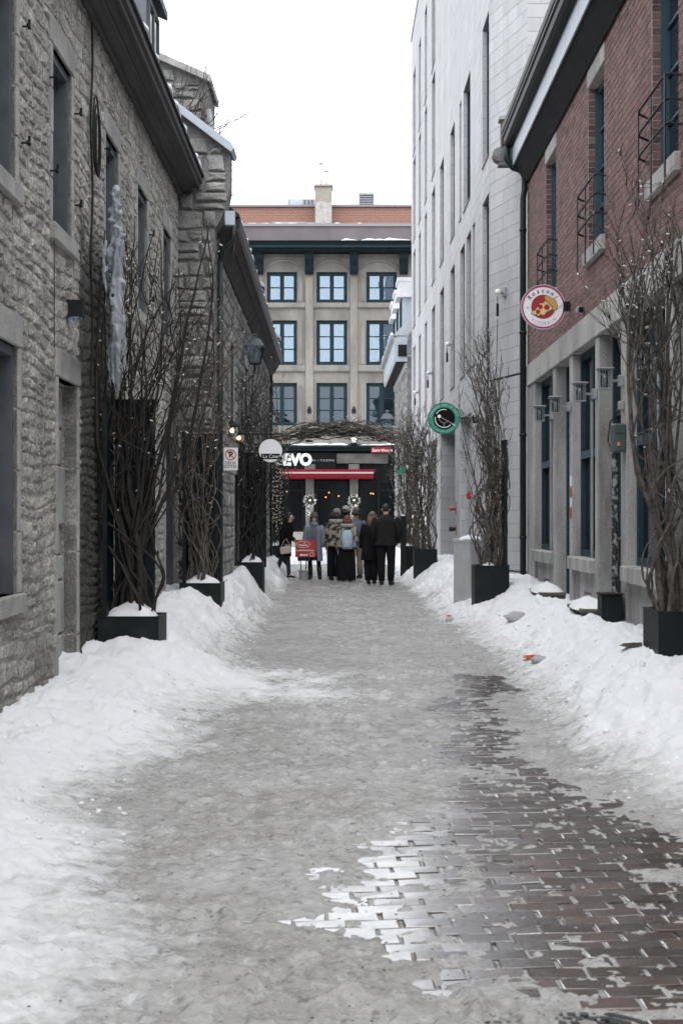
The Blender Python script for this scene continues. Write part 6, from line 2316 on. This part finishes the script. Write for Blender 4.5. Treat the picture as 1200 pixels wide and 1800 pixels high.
class Fig:
    """a person: local x to their right, y forward, z up, scaled to height"""
    def __init__(s, label, x, y, H, yaw, lean=(0, 0), legs=None, arms=None, group='people standing in the street'):
        s.z0 = gz(x, y)
        s.t = thing('person', (x, y, s.z0), label, 'person', group)
        s.x, s.y, s.k, s.yaw, s.lean = x, y, H / 1.75, R(yaw), lean
        s.legs = legs or [((-.09, 0, .93), (-.10, .01, .50), (-.10, -.02, .09), (-.11, .15, .035)), ((.09, 0, .93), (.10, .01, .50), (.10, -.02, .09), (.11, .15, .035))]
        s.arms = arms or [((-.185, 0, 1.41), (-.245, -.02, 1.13), (-.24, .07, .88)), ((.185, 0, 1.41), (.245, -.02, 1.13), (.24, .07, .88))]

    def w(s, p, lean=True):
        x, y, z = p
        if lean:
            f = max(0, z - .9)
            x, y = x + s.lean[0] * f, y + s.lean[1] * f
        k = s.k
        c, n = math.cos(s.yaw), math.sin(s.yaw)
        return (s.x + k * (x * c + y * n), s.y + k * (-x * n + y * c), s.z0 + k * z)

    def body(s, mat_='skin', hands=(True, True)):
        v, e, r = [], [], []

        def add(p, rad, prev=None, lean=True):
            v.append(s.w(p, lean))
            r.append((rad[0] * s.k, rad[1] * s.k) if hasattr(rad, '__len__') else (rad * s.k, rad * s.k))
            if prev is not None:
                e.append((prev, len(v) - 1))
            return len(v) - 1
        pel = add((0, 0, .97), (.135, .10))
        wa = add((0, 0, 1.12), (.125, .09), pel)
        chs = add((0, 0, 1.33), (.15, .10), wa)
        nk = add((0, .0, 1.47), .058, chs)
        hd0 = add((0, .012, 1.56), (.062, .07), nk)
        hd1 = add((0, .015, 1.645), (.076, .092), hd0)
        add((0, .0, 1.715), (.06, .07), hd1)
        for L in s.legs:
            a = add(L[0], .088, pel, False)
            b = add(L[1], .058, a, False)
            c = add(L[2], .04, b, False)
            add(L[3], .035, c, False)
        for A, hh in zip(s.arms, hands):
            a = add(A[0], .055, chs)
            b = add(A[1], .042, a)
            c = add(A[2], .027, b)
            if hh:
                d = (Vector(A[2]) - Vector(A[1])).normalized()
                sd = Vector((0, 1, 0)) - d * d.y
                sd.normalize()
                pm = add(tuple(Vector(A[2]) + d * .055), (.034, .018), c)
                for i, (o_, l_) in enumerate(((-.03, .062), (-.01, .075), (.01, .07), (.028, .055))):
                    f1 = add(tuple(Vector(A[2]) + d * .09 + sd * o_), .009, pm)
                    add(tuple(Vector(A[2]) + d * (.09 + l_) + sd * o_ * 1.1), .0075, f1)
                f1 = add(tuple(Vector(A[2]) + d * .05 + sd * .045), .010, pm)
                add(tuple(Vector(A[2]) + d * .085 + sd * .062), .008, f1)
        me = bpy.data.meshes.new('body')
        o0 = ORG[s.t.name]
        me.from_pydata([tuple(np.array(p) - np.array(o0)) for p in v], e, [])
        me.materials.append(MAT[mat_])
        ob = bpy.data.objects.new('body', me)
        col.objects.link(ob)
        ob.parent = s.t
        ORG[ob.name] = o0
        sk = ob.modifiers.new('skin', 'SKIN')
        sk.use_smooth_shade = True
        sk.branch_smoothing = .6
        ly = me.skin_vertices[0] if len(me.skin_vertices) else None
        for i, rad in enumerate(r):
            ly.data[i].radius = rad
            ly.data[i].use_root = (i == 0)
        ss_ = ob.modifiers.new('sub', 'SUBSURF')
        ss_.levels = ss_.render_levels = 2
        return ob

    def rings(s, name, rs, mat_, seg=18, fold=0.0, seed=0, lean=True, extra=None):
        """lofted garment: rings of (z, rx, ry, dx, dy)"""
        rg = random.Random(seed)
        ph = [rg.uniform(0, 6.3) for _ in range(3)]
        vs, fs = [], []
        for (z, rx, ry, dx, dy) in rs:
            for i in range(seg):
                a = 2 * math.pi * i / seg
                q = 1 + fold * (math.sin(a * 5 + ph[0]) + .6 * math.sin(a * 9 + ph[1] + z * 3)) * max(0, 1.3 - z)
                vs.append(s.w((dx + rx * q * math.cos(a), dy + ry * q * math.sin(a), z), lean))
        n = len(rs)
        for j in range(n - 1):
            for i in range(seg):
                k = (i + 1) % seg
                fs.append((j * seg + i, j * seg + k, (j + 1) * seg + k, (j + 1) * seg + i))
        fs += [tuple(range(seg - 1, -1, -1)), tuple(range((n - 1) * seg, n * seg))]
        mb = MB()
        mb.add(vs, fs)
        if extra:
            extra(mb)
        return mb.build(name, mat_, s.t, smooth=True)

    def sleeve(s, mb, A, r=(.078, .062, .05)):
        p = [Vector(q) for q in A]
        pts = [p[0] + Vector((-.02 if A[0][0] > 0 else .02, 0, .01)), p[0], p[0].lerp(p[1], .5), p[1], p[1].lerp(p[2], .5), p[2]]
        rad = [r[0] * .8, r[0], (r[0] + r[1]) / 2, r[1] * 1.03, (r[1] + r[2]) / 2, r[2]]
        mb.tube([s.w(tuple(q)) for q in pts], [q * s.k for q in rad], 10)

    def coat(s, mat_, hem, wide=1.0, name='coat', fold=.03, seed=0, sl=(.078, .062, .05)):
        rs = [(hem, .20 * wide, .15 * wide, 0, 0), (hem + .015, .205 * wide, .155 * wide, 0, 0)]
        for z, rx, ry in ((.8, .195, .15), (.95, .185, .145), (1.1, .175, .135), (1.25, .19, .14), (1.36, .2, .135), (1.43, .175, .115), (1.475, .11, .09), (1.51, .075, .078)):
            if z > hem + .05:
                rs.append((z, rx * wide, ry * wide, 0, 0))

        def ex(mb):
            for A in s.arms:
                s.sleeve(mb, A, sl)
        return s.rings(name, rs, mat_, 18, fold, seed, True, ex)

    def trousers(s, mat_, r=(.10, .075, .055), top=1.0, name='trousers'):
        mb = MB()
        for L in s.legs:
            p = [Vector(q) for q in L]
            pts = [Vector((p[0].x * .8, p[0].y, top)), p[0] + Vector((0, 0, -.1)), p[0].lerp(p[1], .6), p[1], p[1].lerp(p[2], .5), p[2] + Vector((0, 0, .01))]
            mb.tube([s.w(tuple(q), False) for q in pts], [q * s.k for q in (r[0] * 1.05, r[0], r[0] * .9, r[1], (r[1] + r[2]) / 2 * 1.04, r[2])], 10)
        return mb.build(name, mat_, s.t, smooth=True)

    def boots(s, mat_='leather_black', high=.28, heel=0.0, fat=1.0):
        for L in s.legs:
            a, t_ = Vector(L[2]), Vector(L[3])
            up = a.lerp(Vector(L[1]), (high - .09) / .41)
            mb = MB()
            mb.tube([s.w(tuple(up), False), s.w(tuple(a.lerp(up, .5)), False), s.w(tuple(a), False), s.w((a.x, a.y - .02, a.z - .05), False)], [q * s.k * fat for q in (.062, .056, .05, .048)], 10)
            d = t_ - a
            mb.tube([s.w((a.x - d.x * .3, a.y - d.y * .32, max(.04, a.z - .045)), False), s.w(tuple(a.lerp(t_, .4) + Vector((0, 0, -.005))), False), s.w(tuple(t_), False), s.w(tuple(t_ + d * .22), False)], [q * s.k * fat for q in (.036, .044, .038, .02)], 10)
            if heel:
                mb.tube([s.w((a.x, a.y - .04, a.z - .03), False), s.w((a.x, a.y - .05, 0.0), False)], [.016 * s.k, .009 * s.k], 6)
            mb.build('boot', mat_, s.t, smooth=True)

    def head(s, hair=None, long=0.0, hat=None, hatz=0.0, face=False, hood=None, bun=False):
        if hair:
            mb = MB()
            mb.ball(s.w((0, -.042, 1.672)), (.094 * s.k, .094 * s.k, .10 * s.k), 14, 10, .03, random.Random(3))
            if long:
                for i in range(15):
                    a = math.pi * (.95 + 1.1 * i / 14)
                    x, y = .088 * math.cos(a), -.01 + .088 * math.sin(a)
                    l = long * (1 + .12 * math.sin(i * 2.3))
                    mb.tube([s.w((x, y, 1.68)), s.w((x * 1.18, y * 1.15 - .01, 1.68 - l * .5)), s.w((x * 1.25, y * 1.2 - .01, 1.68 - l))], [.03 * s.k, .03 * s.k, .012 * s.k], 6)
            if bun:
                mb.ball(s.w((0, -.10, 1.74)), .045 * s.k, 8, 6, .08, random.Random(4))
            mb.build('hair', hair, s.t, smooth=True)
        if hat:
            mb = MB()
            b_ = 1.678 if face else 1.645
            prof = [(.102, b_), (.108, b_ + .008), (.108, b_ + .032), (.102, b_ + .04), (.098, 1.74), (.078, 1.775 + hatz), (.04, 1.798 + hatz), (.008, 1.804 + hatz)]
            vs, fs = [], []
            seg = 16
            for r_, z in prof:
                for i in range(seg):
                    a = 2 * math.pi * i / seg
                    vs.append(s.w((r_ * math.cos(a), .0 + r_ * 1.08 * math.sin(a), z)))
            for j in range(len(prof) - 1):
                for i in range(seg):
                    k = (i + 1) % seg
                    fs.append((j * seg + i, j * seg + k, (j + 1) * seg + k, (j + 1) * seg + i))
            fs.append(tuple(range((len(prof) - 1) * seg, len(prof) * seg)))
            mb.add(vs, fs)
            mb.build('hat', hat, s.t, smooth=True)
        if hood:
            mb = MB()
            for i in range(26):
                a = math.pi * (.9 + 1.2 * i / 25)
                mb.ball(s.w((.14 * math.cos(a), -.02 + .12 * math.sin(a), 1.50 + .015 * math.sin(i * 2.1))), .042 * s.k, 7, 5, .2, random.Random(i))
            mb.build('hood', hood, s.t, smooth=True)
        if face:
            for x in (-.032, .032):
                MB().ball(s.w((x, .095, 1.655)), .0125 * s.k, 8, 6).build('eye', 'hair_dark', s.t, smooth=True)
                MB().tube([s.w((x - .018, .1, 1.68)), s.w((x, .105, 1.686)), s.w((x + .018, .1, 1.68))], .005 * s.k, 4).build('eyebrow', 'hair_dark', s.t)
                MB().ball(s.w((x * 2.55, .01, 1.645)), (.012 * s.k, .02 * s.k, .028 * s.k), 8, 6).build('ear', 'skin', s.t, smooth=True)
            MB().tube([s.w((0, .095, 1.66)), s.w((0, .113, 1.63)), s.w((0, .12, 1.617)), s.w((0, .1, 1.607))], [.009 * s.k, .012 * s.k, .014 * s.k, .01 * s.k], 6).build('nose', 'skin', s.t, smooth=True)
            MB().tube([s.w((-.024, .094, 1.58)), s.w((0, .102, 1.578)), s.w((.024, .094, 1.58))], [.004 * s.k, .008 * s.k, .004 * s.k], 6).build('mouth', 'lip', s.t, smooth=True)


# woman with the cream handbag, turned to the right
f = Fig('woman in black coat and dark jeans carrying a cream handbag', wx(500.5, 34.8), 34.8, 1.60, 118, (.0, .22),
        legs=[((-.09, 0, .93), (-.08, .05, .50), (-.07, .09, .10), (-.07, .25, .045)), ((.09, 0, .93), (.09, -.06, .52), (.09, -.24, .14), (.09, -.12, .05))],
        arms=[((-.18, 0, 1.40), (-.22, .0, 1.12), (-.14, .2, 1.02)), ((.18, 0, 1.40), (.24, -.02, 1.13), (.20, .12, .93))])
f.body(hands=(True, True))
f.trousers('denim_dark', (.092, .066, .046))
f.boots('leather_black', .2, .02, .9)
f.coat('cloth_black', .60, 1.08, seed=1)
f.head('hair_dark', .22, face=True, bun=True)
hb = thing('handbag', f.w((.2, .16, .8)), 'cream leather handbag carried by the woman in the black coat', 'handbag')
hx, hy, hz = wx(501.5, 34.5), 34.5, wz(967, 34.5)
FH = Frame((hx, hy, hz), (math.cos(.12), 0), (0, -1))
mb = MB().bevbox(Frame((hx, hy, hz), (1, 0), (0, -1)), -.13, .13, -.05, .05, -.09, .09, .025)
mb.v = [(hx + (x - hx) * (1 - .25 * (z - hz)) * math.cos(.14) - (z - hz) * math.sin(.14), y, hz + (x - hx) * math.sin(.14) + (z - hz) * math.cos(.14)) for x, y, z in mb.v]
mb.build('body', 'bag_cream', hb)
MB().tube([(hx - .1, hy, hz + .08), (hx - .05, hy + .02, hz + .2), (hx + .02, hy + .03, hz + .28), (hx + .1, hy + .02, hz + .12), (hx + .11, hy, hz + .09)], .008, 5).build('strap', 'bag_cream', hb)
# woman facing us behind the red board
f = Fig('woman in grey knit hat and open blue-grey coat behind the red board', wx(552, 35.2), 35.2, 1.60, 182, (0, 0),
        legs=[((-.09, 0, .93), (-.12, .01, .50), (-.15, -.02, .09), (-.18, .14, .035)), ((.09, 0, .93), (.11, .02, .50), (.10, -.02, .09), (.12, .15, .035))])
f.body(hands=(False, False))
f.trousers('cloth_black', (.088, .062, .048))
f.boots('leather_black', .34, 0, 1.15)
f.rings('dress', [(.62, .17, .14, 0, .02), (.8, .17, .14, 0, .02), (1.0, .16, .135, 0, .02), (1.2, .155, .13, 0, .025), (1.4, .13, .11, 0, .02), (1.5, .07, .07, 0, .0)], 'dress_grey', 16, .02, 5)
# open coat: shell with a gap at the front
mb = MB()
vs, fs, seg = [], [], 17
for (z, rx, ry) in ((.5, .235, .19), (.7, .225, .18), (.9, .21, .17), (1.1, .195, .155), (1.3, .205, .155), (1.42, .19, .125), (1.49, .1, .085)):
    for i in range(seg):
        a = math.pi * .5 + R(26) + (2 * math.pi - R(52)) * i / (seg - 1)
        q = 1 + .04 * math.sin(a * 6) * max(0, 1.2 - z)
        vs.append(f.w((rx * q * math.cos(a), ry * q * math.sin(a), z)))
for j in range(6):
    for i in range(seg - 1):
        fs.append((j * seg + i, j * seg + i + 1, (j + 1) * seg + i + 1, (j + 1) * seg + i))
mb.add(vs, fs)
for A in f.arms:
    f.sleeve(mb, A, (.082, .068, .058))
mb.open = True
mb.build('coat', 'coat_blue', f.t, smooth=True)
f.head('hair_dark', .42, hat='wool_brown', hatz=.03, face=True)
MB().ball(f.w((0, -.01, 1.84)), .035 * f.k, 8, 6, .2).build('pompom', 'hair_dark', f.t, smooth=True)
f.rings('scarf', [(1.44, .105, .10, 0, .015), (1.49, .12, .115, 0, .02), (1.54, .095, .095, 0, .02)], 'coat_blue', 14, 0, 3)
# back row of the queue
f = Fig('person in dark jacket and pale blue jeans at the left of the queue, mostly hidden', wx(585, 36.4), 36.4, 1.66, 20)
f.body(hands=(True, True))
f.trousers('denim_light', (.10, .075, .06))
f.boots('leather_black', .2)
f.coat('cloth_black', .84, 1.12, seed=2)
f.head('hair_dark', .1, hat='cloth_black')
f = Fig('person in grey-blue jacket and beige trousers at the back of the queue', wx(626, 35.6), 35.6, 1.74, -25)
f.body(hands=(True, True))
f.trousers('beige_cloth', (.105, .085, .075))
f.boots('leather_black', .18, 0, 1.1)
f.coat('jacket_blue', .84, 1.08, seed=3)
f.head('hair_dark', .08, hat='wool_brown')
f = Fig('person in pale fur-trimmed hat between the two patterned coats', wx(608, 35.9), 35.9, 1.76, 30)
f.body(hands=(False, False))
f.trousers('cloth_black', (.1, .08, .065))
f.boots('leather_black', .2)
f.coat('cloth_charcoal', .8, 1.05, seed=4)
f.head('hair_dark', .06, hat='fur_pale', hatz=.02)
f = Fig('person in cream and black patterned coat and pale hood at the left of the queue', wx(588.5, 34.6), 34.6, 1.68, 18, (.06, 0))
f.body(hands=(True, True))
f.trousers('cloth_black', (.105, .095, .10))
f.boots('leather_black', .14)
f.coat('pattern_coat', .86, 1.12, seed=5, sl=(.085, .072, .06))
f.head('hair_dark', .1, hat='wool_grey', hatz=.03, hood='fur_pale')
# backpack
f = Fig('red-haired person in patterned coat with a pale blue backpack', wx(609, 33.8), 33.8, 1.56, 4, (.02, 0))
f.body(hands=(True, True))
f.rings('skirt', [(.05, .235, .17, 0, 0), (.07, .24, .175, 0, 0), (.4, .225, .165, 0, 0), (.8, .2, .15, 0, 0), (1.0, .17, .135, 0, 0)], 'cloth_black', 20, .03, 8, False)
f.boots('leather_black', .14)
f.coat('pattern_coat', .92, 1.16, seed=6, sl=(.09, .075, .062))
f.head('hair_red', .2, hood='fur_pale')
bpk = thing('backpack', f.w((0, -.24, 1.15)), 'pale blue backpack worn over the cream and black patterned coat', 'backpack')
FBK = Frame(f.w((.03, -.17, 0)), (math.cos(f.yaw), -math.sin(f.yaw)), (-math.sin(f.yaw), -math.cos(f.yaw)))
k = f.k
vs, fs = [], []
prof = [(.88, .11, .04), (.90, .14, .11), (1.05, .15, .135), (1.2, .145, .12), (1.32, .125, .09), (1.385, .08, .05), (1.40, .03, .02)]
seg = 18
for z, w_, d_ in prof:
    for i in range(seg):
        a = 2 * math.pi * i / seg
        c_, s_ = math.cos(a), math.sin(a)
        e = (abs(c_) ** 4 + abs(s_) ** 4) ** -.25
        vs.append(FBK(k * w_ * e * c_, k * (d_ * e * s_ * .5 + d_ * .5 - .02), k * z))
for j in range(len(prof) - 1):
    for i in range(seg):
        q = (i + 1) % seg
        fs.append((j * seg + i, j * seg + q, (j + 1) * seg + q, (j + 1) * seg + i))
fs += [tuple(range(seg - 1, -1, -1)), tuple(range((len(prof) - 1) * seg, len(prof) * seg))]
mb = MB()
mb.add(vs, fs)
mb.build('body', 'pack_blue', bpk, smooth=True)
MB().bevbox(FBK, -.1 * k, .1 * k, .10 * k, .145 * k, .92 * k, 1.1 * k, .02).build('pocket', 'pack_blue', bpk)
MB().tube([FBK(-.03 * k, .03, 1.39 * k), FBK(-.02 * k, .03, 1.43 * k), FBK(.02 * k, .03, 1.43 * k), FBK(.03 * k, .03, 1.39 * k)], .008, 6).build('handle', 'denim_dark', bpk)
for s_ in (-1, 1):
    MB().tube([FBK(s_ * .11 * k, 0, 1.36 * k), FBK(s_ * .13 * k, -.06, 1.43 * k), FBK(s_ * .13 * k, -.16, 1.42 * k)], .016, 6).tube([FBK(s_ * .13 * k, 0, .95 * k), FBK(s_ * .21 * k, -.03, .97 * k), FBK(s_ * .2 * k, -.1, 1.1 * k)], .012, 6).build('strap', 'pack_blue', bpk)
# couple seen from behind
f = Fig('woman in long black coat with light brown hair beside the tall man', wx(651, 32.7), 32.7, 1.66, 12, (.07, 0),
        legs=[((-.09, 0, .93), (-.08, .01, .50), (-.05, -.02, .09), (-.05, .14, .035)), ((.09, 0, .93), (.09, .0, .50), (.09, -.03, .09), (.10, .13, .035))])
f.body(hands=(False, False))
f.trousers('cloth_black', (.11, .10, .085))
f.boots('leather_black', .16)
f.coat('cloth_black', .58, 1.15, seed=7)
f.head('hair_brown', .34)
f = Fig('tall man in dark jacket and black trousers seen from behind', wx(678, 32.2), 32.2, 1.83, 3, (0, 0),
        legs=[((-.10, 0, .93), (-.10, .01, .50), (-.095, -.02, .09), (-.11, .15, .035)), ((.10, 0, .93), (.115, .0, .50), (.105, -.02, .09), (.15, .13, .035))],
        arms=[((-.215, 0, 1.42), (-.285, -.02, 1.14), (-.25, .10, .93)), ((.215, 0, 1.42), (.285, -.02, 1.14), (.25, .10, .93))])
f.body(hands=(False, False))
f.trousers('cloth_black', (.115, .088, .072))
f.boots('leather_black', .16, 0, 1.08)
f.coat('cloth_jacket', .86, 1.24, 'jacket', .015, seed=8, sl=(.092, .076, .062))
f.rings('collar', [(1.44, .10, .095, 0, 0), (1.49, .098, .092, 0, 0), (1.535, .085, .085, 0, 0)], 'cloth_charcoal', 14)
mb = MB().ball(f.w((0, -.008, 1.675)), (.083 * f.k, .10 * f.k, .095 * f.k), 14, 10)
mb.build('hair', 'hair_dark', f.t, smooth=True)
for x in (-.083, .083):
    MB().ball(f.w((x, .01, 1.635)), (.012 * f.k, .022 * f.k, .03 * f.k), 8, 6).build('ear', 'skin', f.t, smooth=True)
